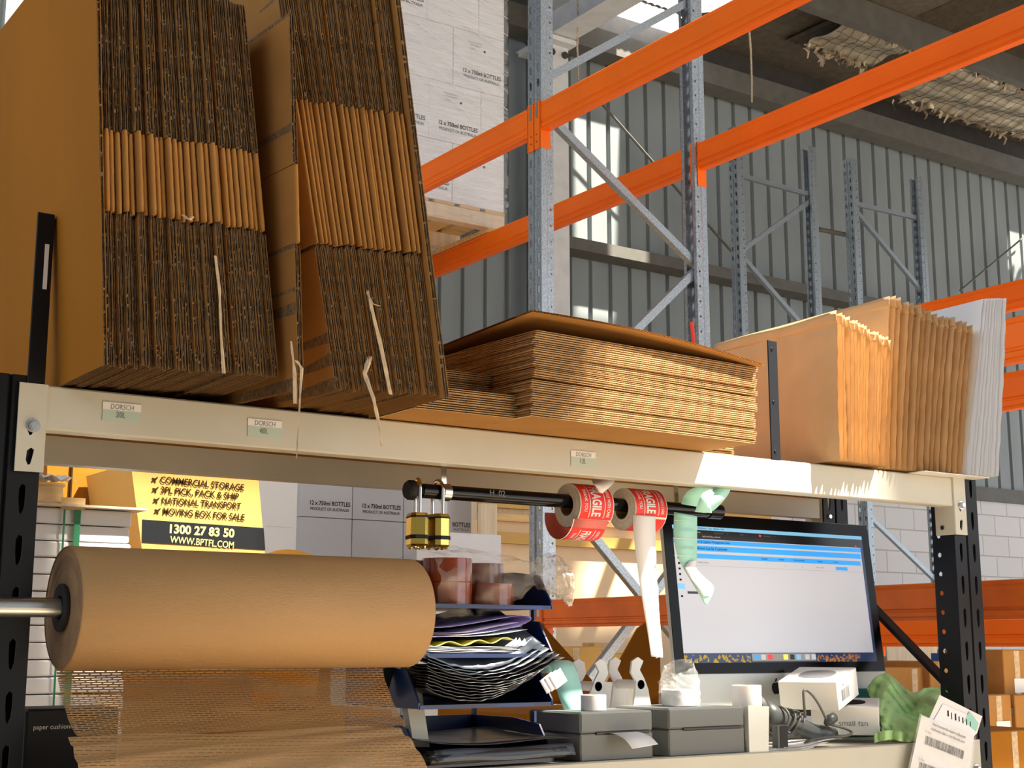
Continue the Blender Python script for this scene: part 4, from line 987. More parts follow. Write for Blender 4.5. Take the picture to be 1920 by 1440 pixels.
# papers in the second tray
def wavy(parent, name, mt, x0, x1, y0, y1, z, amp, fr, ph, lift=0, th=.0006, nx=30, curl=0):
    def fn(u, v):
        x = x0+(x1-x0)*u; return (x, y0+(y1-y0)*v+.004*math.sin(u*7+ph), z+amp*math.sin(u*fr+ph)+lift*u*u+curl*(1-v)*math.sin(u*fr*.7+ph))
    return MB().grid(fn, nx, 4).build(name, mt, parent, smooth='all', solid=th)
z = tz[1]+.006
for i in range(7):
    R_ = random.Random(i); tag(wavy(None, 'paper_sheet', 'label_white' if i % 2 else 'paper', 1.46+R_.uniform(0, .02), 1.72+R_.uniform(-.02, .02), TY+.012+R_.uniform(0, .02), TY+.24, z+i*.0024, .0009, 9+i, i, th=.0008),
        'white paper sheet in the second tray, %s from the bottom' % ORD[i], 'paper', 'papers in the second tray')
z += .019
tag(wavy(None, 'olive_folder', 'olive', 1.457, 1.69, TY+.02, TY+.22, z, .0045, 22, .6, lift=.012, th=.001), 'olive green sheet bent between the papers of the second tray', 'folder')
z += .010
t = thing('lilac_folder', 'lilac plastic folder curled over in the second tray', 'folder', (1.6, TY+.1, z))
pts = spline([(1.46, z+.006), (1.53, z+.006), (1.60, z+.013), (1.67, z+.022), (1.715, z+.032), (1.735, z+.043), (1.72, z+.050), (1.67, z+.045), (1.60, z+.034), (1.54, z+.026), (1.48, z+.022)], 5)
MB().grid(lambda u, v: (pts[int(u*(len(pts)-1))][0]-.02*v, TY+.025+.2*v, pts[int(u*(len(pts)-1))][1]+.003*v), len(pts)-1, 3).build('folder_cover', 'lilac', t, smooth='all', solid=.0008)
for i in range(3): wavy(t, 'inner_sheet', 'paper', 1.47+.01*i, 1.725-.01*i, TY+.022+.003*i, TY+.2, z+.004+.004*i, .001, 8, i, lift=.016+.004*i)
for i in range(6):
    R_ = random.Random(70+i); x = 1.665+i*.011; mb = MB(); mb.add([(x, TY+.02, tz[1]+.022), (x+.022, TY+.018, tz[1]+.024), (x+.018+R_.uniform(-.004, .006), TY+.02, tz[1]+.036+R_.uniform(-.004, .008))], [(0, 1, 2)])
    tag(mb.build('paper_corner', 'paper', solid=.0004), 'curled paper corner at the right of the second tray, %s from the left' % ORD[i], 'paper', 'curled paper corners')
# grey mailing bags sagging in the third tray
for i in range(12):
    R_ = random.Random(40+i); k = i/11
    def fn(u, v):
        x = 1.455+.010*k+(.335-.012*abs(6-i))*u; sag = -.052*math.sin(min(1, u*1.05)*PI*.62+.25)+.055*u**2.2
        return (x, TY-.016+.012*k+.003*math.sin(u*11+i)+.24*v, tz[2]+.052+.0056*i+sag+.0007*math.sin(u*37+i*2.1)+.0006*math.sin(u*61+i)+(.008+(.10 if i == 11 else .03 if i > 8 else 0))*v)
    tag(MB().grid(fn, 60, 5).build('mailing_bag', 'poly_grey' if i > 8 else 'poly_black', smooth='all', solid=.0014), 'plastic mailing bag sagging out of the third tray, %s from the bottom' % ORD[i], 'mailing bag', 'grey and black mailing bags in the third tray')
for i in range(3):
    def fn(u, v): return (1.742+.010*i+.030*u-.01*v, TY-.020-.002*i+.012*v, tz[2]+.024+.004*i+.026*v+.018*u)
    tag(MB().grid(fn, 4, 4).build('bag_edge', 'paper', smooth='all', solid=.0006), 'pale printed end of a mailing bag curling up at the right, %s of three' % ORD[i], 'mailing bag', 'pale bag ends')
# black bag roll in the lowest tray
t = thing('black_bag_roll', 'rolled black plastic bags sticking out of the lowest tray', 'bag roll', (1.63, TY, tz[3]))
pts = []
for k in range(70):
    a = k*.33; r = .020-.00022*k; pts.append((TY-.012+r*math.cos(a), tz[3]+.018+r*math.sin(a)*.75))
MB().grid(lambda u, v: (1.462+.325*v, pts[int(u*69)][0], pts[int(u*69)][1]+.003*v), 69, 6).build('roll', 'poly_black', t, smooth='all', solid=.0008)
MB().grid(lambda u, v: (1.455+.36*v, TY-.02+.25*u, tz[3]+.040-.006*math.sin(v*5)+.012*u+.01*(1-v)), 8, 16).build('loose_sheet', 'poly_black', t, smooth='all', solid=.001)
MB().grid(lambda u, v: (1.47+.335*v, TY-.033+.010*u, tz[3]+.012+.022*u+.002*math.sin(v*9)), 3, 16).build('top_fold', 'poly_grey', t, smooth='all', solid=.001)

# ------------------------------------------------------------------ label printers
def printer(lab, x0, x1, y0, y1, zt):
    t = thing('label_printer', lab, 'label printer', ((x0+x1)/2, (y0+y1)/2, .961), 'grey label printers'); zm = .961+(zt-.961)*.56
    MB().bbox(x0, y0, .961, x1, y1, zm-.0006, .003).build('base_shell', 'printer', t)
    MB().bbox(x0, y0, zm+.0006, x1, y1, zt, .004).build('lid', 'printer', t)
    MB().box(x0+.042, y0-.0012, zm-.002, x1-.010, y0+.004, zm+.0022).build('label_slot', 'black_gloss', t)
    return t, zm
pz = 1.062
PX = at(1090, 1380, Y=2.412).x; t, zm = printer('grey label printer right of the blue trays with a label coming out', 1.838, 2.035, 2.412, 2.60, pz)
ribbon(t, 'printed_label', 'paper', [((1.915, 2.411, zm), (1.990, 2.411, zm)), ((1.917, 2.392, zm-.002), (1.993, 2.394, zm-.002)), ((1.925, 2.372, zm-.012), (2.000, 2.376, zm-.010)), ((1.934, 2.360, zm-.030), (2.010, 2.366, zm-.024))])
t, zm = printer('grey label printer in front of the monitor with a closed slot', 2.080, 2.306, 2.412, 2.60, pz+.002)
# paper rolls
def small_roll(lab, x, y, z, r, h, lean=0):
    t = thing('paper_roll', lab, 'paper roll', (x, y, z)); MB().lathe([(r*.3, z), (r-.001, z), (r, z+.001), (r, z+h-.001), (r-.001, z+h), (r*.3, z+h)], 40, 'Z', (x, y, 0), closed=True).build('wound_paper', 'label_white', t, smooth=True)
    MB().lathe([(r*.26, z), (r*.3, z), (r*.3, z+h+.0005), (r*.26, z+h+.0005)], 24, 'Z', (x, y, 0), closed=True).build('core', 'tape_core', t, smooth=True); return t
small_roll('small white paper roll standing on the left label printer', 1.912, 2.462, pz+.0005, .0275, .033)
small_roll('white label roll standing on the right label printer, in a clear bag', 2.19, 2.50, pz+.003, .041, .036)
def bag2(u, v):
    a = 2*PI*v; r = .046+.004*nz(u*8, v*12)-(.012*max(0, u-.6)/.4); h = .088*u+(.016*u*math.cos(a-.5)); 
    return (2.19+r*math.cos(a), 2.50+r*math.sin(a), pz+.003+max(0, h))
tag(MB().grid(bag2, 16, 40).build('clear_bag', 'poly_bag_mid', smooth='all'), 'open clear plastic bag around the white roll on the printer', 'bag')
small_roll('tall white paper roll between the printer and the scanner', 2.357, 2.455, .961, .034, .148)
t = thing('display_stand', 'grey fabric covered box standing right of the printers', 'box', (2.34, 2.43, .961))
MB().prism([(2.312, .961), (2.372, .961), (2.378, 1.062), (2.312, 1.066)], 2.405, 2.418).build('panel', 'imac_alu', t)
# label holders behind the printers
def holder(lab, x, y, z, s, mx=1):
    t = thing('label_holder', lab, 'label holder', (x, y, z), 'clear plastic roll holders')
    base = [(-.030, 0), (.030, 0), (.016, .085), (.030, .105), (.026, .128), (.010, .136), (-.004, .128), (.006, .110), (-.006, .092), (-.016, .070)]
    for i, yy in enumerate((y, y+.085)): MB().prism([(x+a*mx*s, z+b*s) for a, b in base], yy, yy+.006).build('side_arm', 'white_plastic' if i == 0 else 'clear_plastic', t)
    MB().tube([(x+.004*mx, y, z+.080*s), (x+.004*mx, y+.09, z+.080*s)], .011, 16).build('spindle', 'white_plastic', t, smooth=True)
    MB().box(x-.033, y, z, x+.033, y+.09, z+.006).build('foot', 'white_plastic', t); return t
holder('clear plastic roll holder left of the two, beside the mint label loop', at(1120, 1320, Y=2.66).x, 2.66, .961+.055, 1.12)
holder('white plastic roll holder right of the two, next to the monitor', at(1205, 1320, Y=2.66).x, 2.66, .961+.055, 1.15, -1)
t = thing('label_box', 'pale open box full of labels behind the left printer', 'box', (2.05, 2.75, .961))
MB().box(at(1040, 1300, Y=2.655).x, 2.655, .961, at(1228, 1300, Y=2.655).x, 2.80, 1.016, b=.002).build('box_body', 'white_plastic', t)
q = [at(a, b, Y=2.80) for a, b in ((1130, 1278), (1192, 1281), (1215, 1330), (1110, 1330))]
MB().prism([(a.x, a.z) for a in q], 2.80, 2.803).build('raised_flap', 'label_white', t)
# mint label loop by the trays
t = thing('mint_label_loop', 'pale mint label strip arching out right of the blue trays', 'label strip', at(1060, 1300, Y=2.56))
pts = spline([(at(1014, 1255, Y=2.58)), (at(1020, 1243, Y=2.56)), (at(1040, 1238, Y=2.55)), (at(1062, 1248, Y=2.545)), (at(1075, 1275, Y=2.54)), (at(1085, 1310, Y=2.54)), (at(1100, 1345, Y=2.54))], 5) if 0 else None
rows_ = [(at(1014, 1262, Y=2.60), at(1050, 1262, Y=2.60)), (at(1013, 1242, Y=2.58), at(1052, 1242, Y=2.58)), (at(1022, 1239, Y=2.56), at(1068, 1239, Y=2.56)), (at(1033, 1250, Y=2.54), at(1078, 1250, Y=2.54)), (at(1040, 1280, Y=2.535), at(1088, 1280, Y=2.535)), (at(1050, 1312, Y=2.53), at(1095, 1312, Y=2.53)), (at(1060, 1335, Y=2.53), at(1102, 1335, Y=2.53))]
ribbon(t, 'arched_strip', 'mint_print', rows_).data.materials[0] = M['label_mint'] if 'label_mint' in M else M['mint_print']

# ------------------------------------------------------------------ all-in-one computer
t = thing('desktop_computer', 'silver all-in-one computer with black bezel showing a customer list', 'computer', (2.68, 2.72, .961))
TL, TR = at(1240, 960, Y=2.72), at(1625, 984, Y=2.72)
TILT = math.radians(6); W_ = TR.x-TL.x; HS = .405; HC = .088
base = Matrix.Translation((TL.x, 2.72, (TL.z+TR.z)/2)) @ Matrix.Rotation(-TILT, 4, 'X')       # origin: top left, local z down negative
def L(x, z, y=0): return base @ Vector((x, y, z))
def rrect(x0, z0, x1, z1, r, n=6, bot=True):
    P = []
    for cx, cz, a0, rr in ((x1-r, z1-r, 0, r), (x0+r, z1-r, PI/2, r), (x0, z0, PI, 0), (x1, z0, 1.5*PI, 0)) if not bot else ((x1-r, z1-r, 0, r), (x0+r, z1-r, PI/2, r), (x0+r, z0+r, PI, r), (x1-r, z0+r, 1.5*PI, r)):
        for k in range(n+1): a = a0+PI/2*k/n; P.append((cx+rr*math.cos(a), cz+rr*math.sin(a)))
    return P
def plate(name, poly, y0, y1, mt, parent):
    n = len(poly); mb = MB(); mb.add([L(a, b, y0) for a, b in poly]+[L(a, b, y1) for a, b in poly], [tuple(range(n)), tuple(range(2*n-1, n-1, -1))]+[(i, (i+1) % n, n+(i+1) % n, n+i) for i in range(n)])
    return mb.build(name, mt, parent)
plate('housing', rrect(0, -HS-HC, W_, 0, .018), .001, .012, 'imac_alu', t)
mb = MB(); mb.loft([[L(W_/2+a*sx*W_/2*.98, -(HS+HC)/2+b*sx*(HS+HC)/2*.98, y) for a, b in ((1, 1), (-1, 1), (-1, -1), (1, -1))] for sx, y in ((1, .012), (.85, .025), (.4, .045))]); mb.build('back_shell', 'imac_alu', t)
plate('bezel_glass', rrect(.001, -HS, W_-.001, -.001, .017, bot=False), -.0015, .001, 'bezel', t)
sx0, sx1, sz0, sz1 = .030, W_-.030, -.378, -.033
def ui(x0, z0, x1, z1, m_, name='screen_area', lay=1): 
    return plate(name, [(sx0+(sx1-sx0)*x0, sz1+(sz0-sz1)*z0), (sx0+(sx1-sx0)*x1, sz1+(sz0-sz1)*z0), (sx0+(sx1-sx0)*x1, sz1+(sz0-sz1)*z1), (sx0+(sx1-sx0)*x0, sz1+(sz0-sz1)*z1)], -.0016-.0003*lay, -.0015, m_, scr)
scr = t
scr = plate('screen', rrect(sx0, sz0, sx1, sz1, .001), -.0017, -.0012, 'screen_blue', t); scr.data.materials[0] = M['screen_navy'] if 'screen_navy' in M else M['screen_black']
ui(0, 0, 1, .027, 'screen_sky', 'menu_bar'); ui(0, .03, .985, .095, 'screen_black', 'browser_bar', 1); ui(0, .095, .985, .93, 'screen', 'page', 1)
ui(0, .10, .985, .132, 'screen_blue', 'page_header', 2); ui(.05, .145, .98, .185, 'screen_blue', 'title_bar', 2); ui(.05, .205, .975, .24, 'screen_blue', 'table_header', 2)
ui(.83, .258, .895, .285, 'screen_blue', 'row_button', 2); ui(.0, .43, .035, .47, 'screen_sky', 'side_menu_item', 2); ui(.045, .485, .105, .503, 'screen_black', 'tooltip', 2); ui(.05, .293, .98, .2945, 'screen_grey', 'row_line', 2)
for i, z in enumerate((.235, .275, .315, .355, .395, .515)): ui(.012, z, .022, z+.014, 'ink', 'side_icon', 2)
def utext(s, x, z, size, m_, al='LEFT'):
    p = L(sx0+(sx1-sx0)*x, sz1+(sz0-sz1)*z, -.0030); return text(s, size, tuple(p), m_, scr, rot=(PI/2-TILT, 0, 0), align=al)
utext('View   Bookmarks   Tools   Window   Help', .10, .014, .006, 'ink')
utext('Dashboard Connect', .06, .045, .0062, 'label_white'); utext('Shipping Portal        x', .20, .045, .0055, 'ink_grey'); utext('Gmail     x', .33, .045, .0055, 'ink_grey'); utext('Customer list    x   +', .45, .045, .0055, 'ink_grey')
utext('bptfl.com/list/by_customer', .14, .075, .0058, 'label_white'); utext('Orders & Logistics Management Suite', .09, .116, .0085, 'ink')
utext('Fulfilment List by Customer', .09, .165, .0105, 'ink')
for x, s in ((.43, 'Quantity'), (.52, 'Pickable'), (.60, 'Pick Not Packed'), (.73, 'Shipped'), (.82, 'Action')): utext(s, x, .222, .0062, 'ink')
for x, s in ((.06, 'International Trading Company'), (.45, '1'), (.55, '0'), (.64, '0'), (.72, 'Sep 11, 2025')): utext(s, x, .270, .0055, 'ink_grey')
ui(.28, .155, .292, .172, 'screen_blue', 'info_dot', 3); ui(.43, .038, .44, .052, 'screen_red', 'tab_icon', 3); ui(.955, .078, .962, .09, 'screen_red', 'toolbar_icon', 3)
# dock and wallpaper strip
ui(.33, .935, .66, .99, 'screen_grey', 'dock', 2)
for i, m_ in enumerate(('screen_blue', 'screen', 'screen_red', 'screen_grey', 'screen_yellow', 'screen_black', 'screen_sky', 'screen', 'screen')):
    x = .342+i*.034+(.012 if i > 3 else 0)+(.012 if i > 6 else 0)-.0*i; ui(x, .943, x+.023, .981, m_, 'dock_icon', 3)
R_ = random.Random(2); mbw = {'autumn_leaves': ('bptfl_leaf', (.0, .33)), 'autumn_trees': ('bptfl_rust', (.67, .90))}
mat('leaf_gold', (.45, .30, .02), .5, emis=.25); mat('leaf_rust', (.40, .16, .04), .5, emis=.25)
for nm, m_, xa, xb in (('wallpaper_leaves', 'leaf_gold', .0, .32), ('wallpaper_trees', 'leaf_rust', .67, .90)):
    mb = MB()
    for k in range(60):
        x = R_.uniform(xa, xb); z = R_.uniform(.935, .98); h = R_.uniform(.01, .035); w_ = R_.uniform(.003, .009)
        P = [(x-w_, min(1, z+h)), (x+w_, min(1, z+h)), (x+R_.uniform(-.005, .005), z)]
        mb.add([L(sx0+(sx1-sx0)*a, sz1+(sz0-sz1)*b, -.0021-.000002*k) for a, b in P], [(0, 1, 2)])
    mb.build(nm, m_, scr)
utext('70', .305, .965, .011, 'label_white')
# maker mark on the chin
ap = [(0, .62), (.20, .70), (.42, .66), (.62, .50), (.50, .34), (.44, .10), (.54, -.14), (.70, -.26), (.58, -.52), (.40, -.76), (.22, -.84), (.0, -.76), (-.22, -.84), (-.42, -.74), (-.62, -.44), (-.72, -.06), (-.68, .30), (-.50, .58), (-.26, .70)]
cx_, cz_ = (at(1431, 1292, Y=2.72).x-TL.x), at(1431, 1295, Y=2.72).z-TL.z+.004
plate('maker_mark', [(cx_+a*.019, cz_+b*.019) for a, b in ap], -.0006, .0012, 'dark_chin', t) if 'dark_chin' in M else plate('maker_mark', [(cx_+a*.019, cz_+b*.019) for a, b in ap], -.0006, .0012, 'black_steel', t)
plate('maker_mark_leaf', [(cx_+a*.019, cz_+b*.019) for a, b in ((.02, .78), (.04, 1.0), (.20, 1.22), (.36, 1.30), (.34, 1.08), (.18, .86))], -.0006, .0012, 'black_steel', t)
mb = MB(); mb.prism([(2.82, .961), (2.90, .961), (2.80, 1.18), (2.785, 1.18)], TL.x+W_/2-.09, TL.x+W_/2+.09, 'X'); mb.box(TL.x+W_/2-.09, 2.70, .961, TL.x+W_/2+.09, 2.90, .966); mb.build('stand', 'imac_alu', t)

# ------------------------------------------------------------------ fan boxes, scanner, cable, cloth
def hexbox(P, name, mt, parent):
    """P: 8 corner points bottom (4, ccw) then top"""
    return MB().add(P, [(0, 3, 2, 1), (4, 5, 6, 7), (0, 1, 5, 4), (1, 2, 6, 5), (2, 3, 7, 6), (3, 0, 4, 7)]).build(name, mt, parent)
def obox(cx, cy, z, w_, d_, h_, rot, rx=0, ry=0): return Matrix.Translation((cx, cy, z)) @ Matrix.Rotation(rot, 4, 'Z') @ Matrix.Rotation(rx, 4, 'X') @ Matrix.Rotation(ry, 4, 'Y')
def fanbox(lab, Mx, w_, d_, h_, txt, disc):
    t = thing('fan_box', lab, 'box', Mx.translation, 'white boxes of small fans')
    MB().bbox(-w_/2, -d_/2, 0, w_/2, d_/2, h_, .0015, Mx).build('carton', 'white_plastic', t)
    mb = MB(); n = 40; P = [(math.copysign(abs(math.cos(a))**.75, math.cos(a))*w_*.30, math.copysign(abs(math.sin(a))**.75, math.sin(a))*d_*.27) for a in [2*PI*k/n for k in range(n)]]
    mb.add([Mx @ Vector((a, b, h_+.0004)) for a, b in P], [tuple(range(n))]); mb.build('printed_picture', disc, t)
    if txt:
        p = Mx @ Vector((w_*.12, -d_/2-.0006, h_*.42)); e = Mx.to_euler(); text(txt, .021, tuple(p), 'ink_grey', t, rot=(PI/2, 0, e.z))
    # barcode on the right hand face
    mb = MB(); R_ = random.Random(5); y = -d_*.32
    while y < d_*.05:
        l = R_.choice((.0006, .0012, .0018)); mb.add([Mx @ Vector((w_/2+.0005, yy, zz)) for yy, zz in ((y, h_*.22), (y+l, h_*.22), (y+l, h_*.62), (y, h_*.62))], [(0, 1, 2, 3)]); y += l+R_.choice((.0007, .0013))
    mb.build('barcode', 'ink_grey', t)
    p = Mx @ Vector((w_/2+.0006, -d_*.20, h_*.74)); e = Mx.to_euler(); text('GREY', .008, tuple(p), 'ink', t, rot=(PI/2, 0, e.z+PI/2)); return t
fanbox('lower white fan box under the other one, lettered small fan', obox(2.805, 2.562, .988, 0, 0, 0, math.radians(-50), math.radians(6)), .165, .16, .070, 'small fan', 'ink')
fanbox('upper white fan box with a grey oval on its lid and a barcode', obox(2.705, 2.555, 1.060, 0, 0, 0, math.radians(-66), math.radians(12)), .150, .16, .070, None, 'ink_grey')
for z_, lab in (): pass
t = thing('barcode_scanner', 'dark grey barcode scanner lying on its side, wound with its cable', 'scanner', (2.52, 2.47, .965))
a = at(1447, 1345, Y=2.47); b = at(1560, 1375, Y=2.46)
MB().tube([(a.x-.01, 2.50, a.z+.012), (a.x+.02, 2.49, a.z+.0), (a.x+.06, 2.475, a.z-.012), (b.x-.06, 2.465, b.z+.004), (b.x-.02, 2.46, b.z+.000), (b.x+.01, 2.46, b.z-.0)], [.034, .030, .021, .020, .019, .012], 24, sx=.9).build('handle', 'grey_plastic', t, smooth='all')
MB().loft([[(a.x-.022+dx, 2.50+dy*.038*s, a.z+.010+dz*.045*s) for dy, dz in circ(1, 20)] for dx, s in ((-.016, .75), (-.010, 1), (.004, 1), (.014, .8))]).build('head', 'grey_plastic', t, smooth=True)
mb = MB()
for k in range(4):
    x = a.x+.03+k*.021; z = a.z-.004-.004*k; r = .031-.002*k
    mb.tube([(x+.010*math.sin(q)+.006*math.cos(2*q+k), 2.478+r*math.cos(q)*.95, z-.003+r*math.sin(q)) for q in [2*PI*j/22 for j in range(23)]], .0032, 8)
P = [at(x, y, Y=yy) for x, y, yy in ((1510, 1345, 2.45), (1507, 1310, 2.44), (1508, 1294, 2.44), (1520, 1300, 2.44), (1535, 1320, 2.44), (1550, 1350, 2.44))]
mb.tube(spline([tuple(p) for p in P], 5), .0032, 8)
P = [at(x, y, Y=yy) for x, y, yy in ((1555, 1358, 2.44), (1585, 1366, 2.44), (1597, 1374, 2.43), (1585, 1380, 2.42), (1550, 1383, 2.42), (1520, 1388, 2.42), (1508, 1394, 2.43))]
mb.tube(spline([tuple(p) for p in P], 5), .0034, 8); mb.build('cable', 'grey_cable', t, smooth='all')
p = at(1560, 1352, Y=2.44); MB().tube([(p.x-.022, 2.44, p.z-.006), (p.x-.010, 2.44, p.z+.002), (p.x+.008, 2.44, p.z+.009), (p.x+.014, 2.44, p.z+.010)], [.006, .013, .012, .004], 14).build('plug', 'grey_plastic', t, smooth='all')
t = thing('black_clip_stand', 'small dark upright block in front of the barcode scanner', 'block', at(1468, 1398, Y=2.41))
p = at(1457, 1360, Y=2.412); q = at(1478, 1398, Y=2.412); MB().box(p.x, 2.412, .9625, q.x, 2.43, p.z, b=.001).build('block', 'grey_plastic', t)
MB().box(p.x+.008, 2.4112, .965, q.x-.001, 2.412, p.z-.002).build('front_face', 'black_steel', t)
# loose papers
for i in range(5):
    R_ = random.Random(20+i); xa = at(1410+14*i, 1400, Y=2.43).x
    tag(MB().grid(lambda u, v: (xa+.17*u+.03*v, 2.412+.13*v-.012*u, .9615+.0022*i+.014*u*u*(1-v)*(1 if i > 2 else .4)+.004*math.sin(u*6+i)*u), 16, 6).build('paper_sheet', 'label_white', smooth='all', solid=.0006),
        'creased white paper under the barcode scanner, %s from the bottom' % ORD[i], 'paper', 'creased papers under the scanner')
# green cloth
def cloth(u, v):
    P = spline([(1626, 1290, 1660, 1386), (1640, 1272, 1668, 1391), (1662, 1262, 1680, 1392), (1690, 1285, 1700, 1392), (1715, 1300, 1722, 1388), (1735, 1290, 1748, 1380), (1770, 1290, 1765, 1370), (1782, 1295, 1782, 1345)], 5)
    k = u*(len(P)-1); i = min(len(P)-2, int(k)); f = k-i; a = [P[i][q]*(1-f)+P[i+1][q]*f for q in range(4)]
    px = a[0]*(1-v)+a[2]*v; py = a[1]*(1-v)+a[3]*v; y = 2.60-.175*v+.014*math.sin(u*11+v*5)+.012*math.sin(v*9-u*7)+.007*math.sin(u*26+v*19)+.004*math.sin(u*41-v*33)
    p = at(px, py, Y=y); p.z = max(p.z, .9645); return p
tag(MB().grid(cloth, 60, 44).build('green_cloth', 'green_cloth', smooth='all', solid=.004), 'crumpled lime green microfibre cloth on the bench beside the white boxes', 'cloth')
def cloth2(u, v):
    px = 1640+60*u; py = 1375+18*v-6*math.sin(u*PI); p = at(px, py, Y=2.425-.01*v+.01*math.sin(u*14)); p.z = max(p.z, .964); return p
tag(MB().grid(cloth2, 20, 8).build('green_cloth', 'green_cloth', smooth='all', solid=.003), 'small corner of a second brighter green cloth under the lime one', 'cloth')
p = at(1700, 1288, Y=2.70)
tag(MB().loft([[(2.985+s*.06*a, 2.70+.05*b, z) for a, b in circ(1, 24)] for s, z in ((1, .961), (1.05, 1.04), (1.0, p.z-.006), (.8, p.z))]).build('teal_pad', 'teal', smooth='all'), 'dark teal round pad behind the green cloth', 'cushion')
# sleeve with barcodes hanging on the bench beam
t = thing('barcode_sleeve', 'clear plastic sleeve with barcode sheets hanging over the bench edge at the lower right', 'sleeve', at(1775, 1440, Y=2.37))
SLY = 2.375
def quadp(name, pts, y, mt, parent, th=.0004):
    P = [at(a, b, Y=y) for a, b in pts]; n = len(P); return MB().prism([(q.x, q.z) for q in P], y, y+th).build(name, mt, parent)
quadp('card', [(1728, 1341), (1826, 1382), (1812, 1500), (1698, 1480)], SLY+.002, 'label_white', t)
quadp('sleeve_film', [(1725, 1338), (1830, 1381), (1815, 1510), (1693, 1485)], SLY-.004, 'sleeve', t)
quadp('sticker_sheet', [(1762, 1303), (1842, 1343), (1832, 1375), (1822, 1385), (1742, 1348)], SLY+.006, 'label_white', t)
quadp('sticker_sheet', [(1768, 1320), (1838, 1350), (1825, 1382), (1750, 1352)], SLY+.004, 'paper', t)
quadp('mint_sticker', [(1818, 1334), (1835, 1356), (1830, 1372), (1808, 1352)], SLY+.0034, 'mint_print', t)
sl_ = -math.atan2(at(1826, 1382, Y=SLY).z-at(1728, 1341, Y=SLY).z, at(1826, 1382, Y=SLY).x-at(1728, 1341, Y=SLY).x)
def along(px, py): return tuple(at(px, py, Y=SLY-.0002))
for s, px, py, sz in (('How to connect the scanner via Bluetooth', 1780, 1370, .0100), ('mobile phone, tablet, or other Bluetooth device', 1778, 1379, .0090), ('Bluetooth Mode', 1772, 1407, .0100)):
    text(s, sz, along(px, py), 'ink', t, rot=(PI/2, sl_*1.0, 0), bold=.01, sx=.75)
text('1. Scan', .0095, along(1741, 1373), 'ink_grey', t, rot=(PI/2, sl_, 0), sx=.8); text('2. Scan', .0095, along(1728, 1424), 'ink_grey', t, rot=(PI/2, sl_, 0), sx=.8)
def barcode(pa, pb, h, name='barcode'):
    a = at(*pa, Y=SLY+.0008); b = at(*pb, Y=SLY+.0008); d = (b-a); Ln = d.length; d.normalize(); up = Vector((-d.z, 0, d.x)); mb = MB(); R_ = random.Random(9); s = 0
    while s < Ln:
        l = R_.choice((.0007, .0012, .002)); q = [a+d*s-up*h, a+d*(s+l)-up*h, a+d*(s+l), a+d*s]; mb.add([(v.x, SLY+.0008, v.z) for v in q], [(0, 1, 2, 3)]); s += l+R_.choice((.0008, .0013, .0018))
    mb.build(name, 'ink', t)
barcode((1736, 1379), (1808, 1408), .021); barcode((1724, 1428), (1798, 1455), .021)
mb = MB(); R_ = random.Random(6)           # bold printed marks on the stickers (stripes)
for k in range(7):
    a = at(1776+7*k, 1330+3.2*k, Y=SLY+.0036); mb.box(a.x, SLY+.0034, a.z-.022+R_.uniform(0, .006), a.x+R_.uniform(.003, .006), SLY+.0036, a.z-R_.uniform(0, .006))
mb.build('printed_stripes', 'ink', t)

# ================================================================== BACKGROUND UNDER THE SHELF
# white strapped pile on a pallet
Y_ = 3.8
t = thing('pallet', 'wooden pallet on the floor under the white strapped pile', 'pallet', (1.0, 4.2, 0))
for i in range(5): MB().box(.70+i*.145, Y_, .12, .80+i*.145, Y_+.9, .14).build('deck_board', 'wood', t)
for i in range(3): MB().box(.70, Y_+i*.4, 0, 1.40, Y_+.08+i*.4, .12).build('bearer', 'wood', t)
z = .141; i = 0; R_ = random.Random(31)
while z < 1.56:
    h = .0445; dx = R_.uniform(-.004, .004)
    t = thing('white_carton_pack', 'flat white pack in the strapped pile behind the roll, %s from the top' % ORD[31-i], 'pack', (1.03, Y_+.4, z), 'white packs in the strapped pile')
    MB().box(.70, Y_+.004+R_.uniform(0, .004), z, 1.352+dx, Y_+.85, z+h-.003, b=.004).build('pack_body', 'label_white', t)
    z += h; i += 1
npk = i
ks = [o for o in COL.objects if o.name.startswith('white_carton_pack')]
for k, o in enumerate(ks): o['label'] = 'flat white pack in the strapped pile behind the roll, %s from the top' % ORD[len(ks)-1-k]
ZT = z
tag(MB().box(.66, Y_-.03, ZT, 1.385, Y_+.9, ZT+.006).build('cover_board', 'wood_pale'), 'pale board lying on top of the white strapped pile', 'board')
def strapx(px, w_, m_, lab):
    x = at(px, 1100, Y=Y_).x; mb = MB(); mb.box(x-w_/2, Y_-.006, .02, x+w_/2, Y_-.004, ZT+.008); mb.box(x-w_/2, Y_-.006, ZT+.007, x+w_/2, Y_+.88, ZT+.009); return tag(mb.build('strapping_band', m_), lab, 'strap', 'strapping bands')
strapx(137, .017, 'strap_green', 'wide green strapping band on the white pile, right one'); strapx(112, .005, 'strap_green', 'narrow dark green strapping band on the white pile, left one')
p = at(137, 945, Y=Y_); tag(MB().box(p.x-.035, Y_-.010, p.z-.016, p.x+.03, Y_-.0065, p.z+.016).build('strap_corner_guard', 'wood'), 'brown corner guard under the green strap', 'corner guard')
px_ = at(92, 900, Y=Y_+.05).x; zb_ = ZT+.006
t = thing('terracotta_tub', 'small orange-brown tub with crumpled white paper on top of the white pile', 'tub', (px_, Y_+.06, zb_))
MB().lathe([(0, zb_), (.055, zb_), (.058, zb_+.008), (.046, zb_+.010), (.044, zb_+.016), (.040, zb_+.050), (.046, zb_+.054), (.046, zb_+.060), (0, zb_+.060)], 32, 'Z', (px_, Y_+.06, 0)).build('tub', 'wood', t, smooth=True)
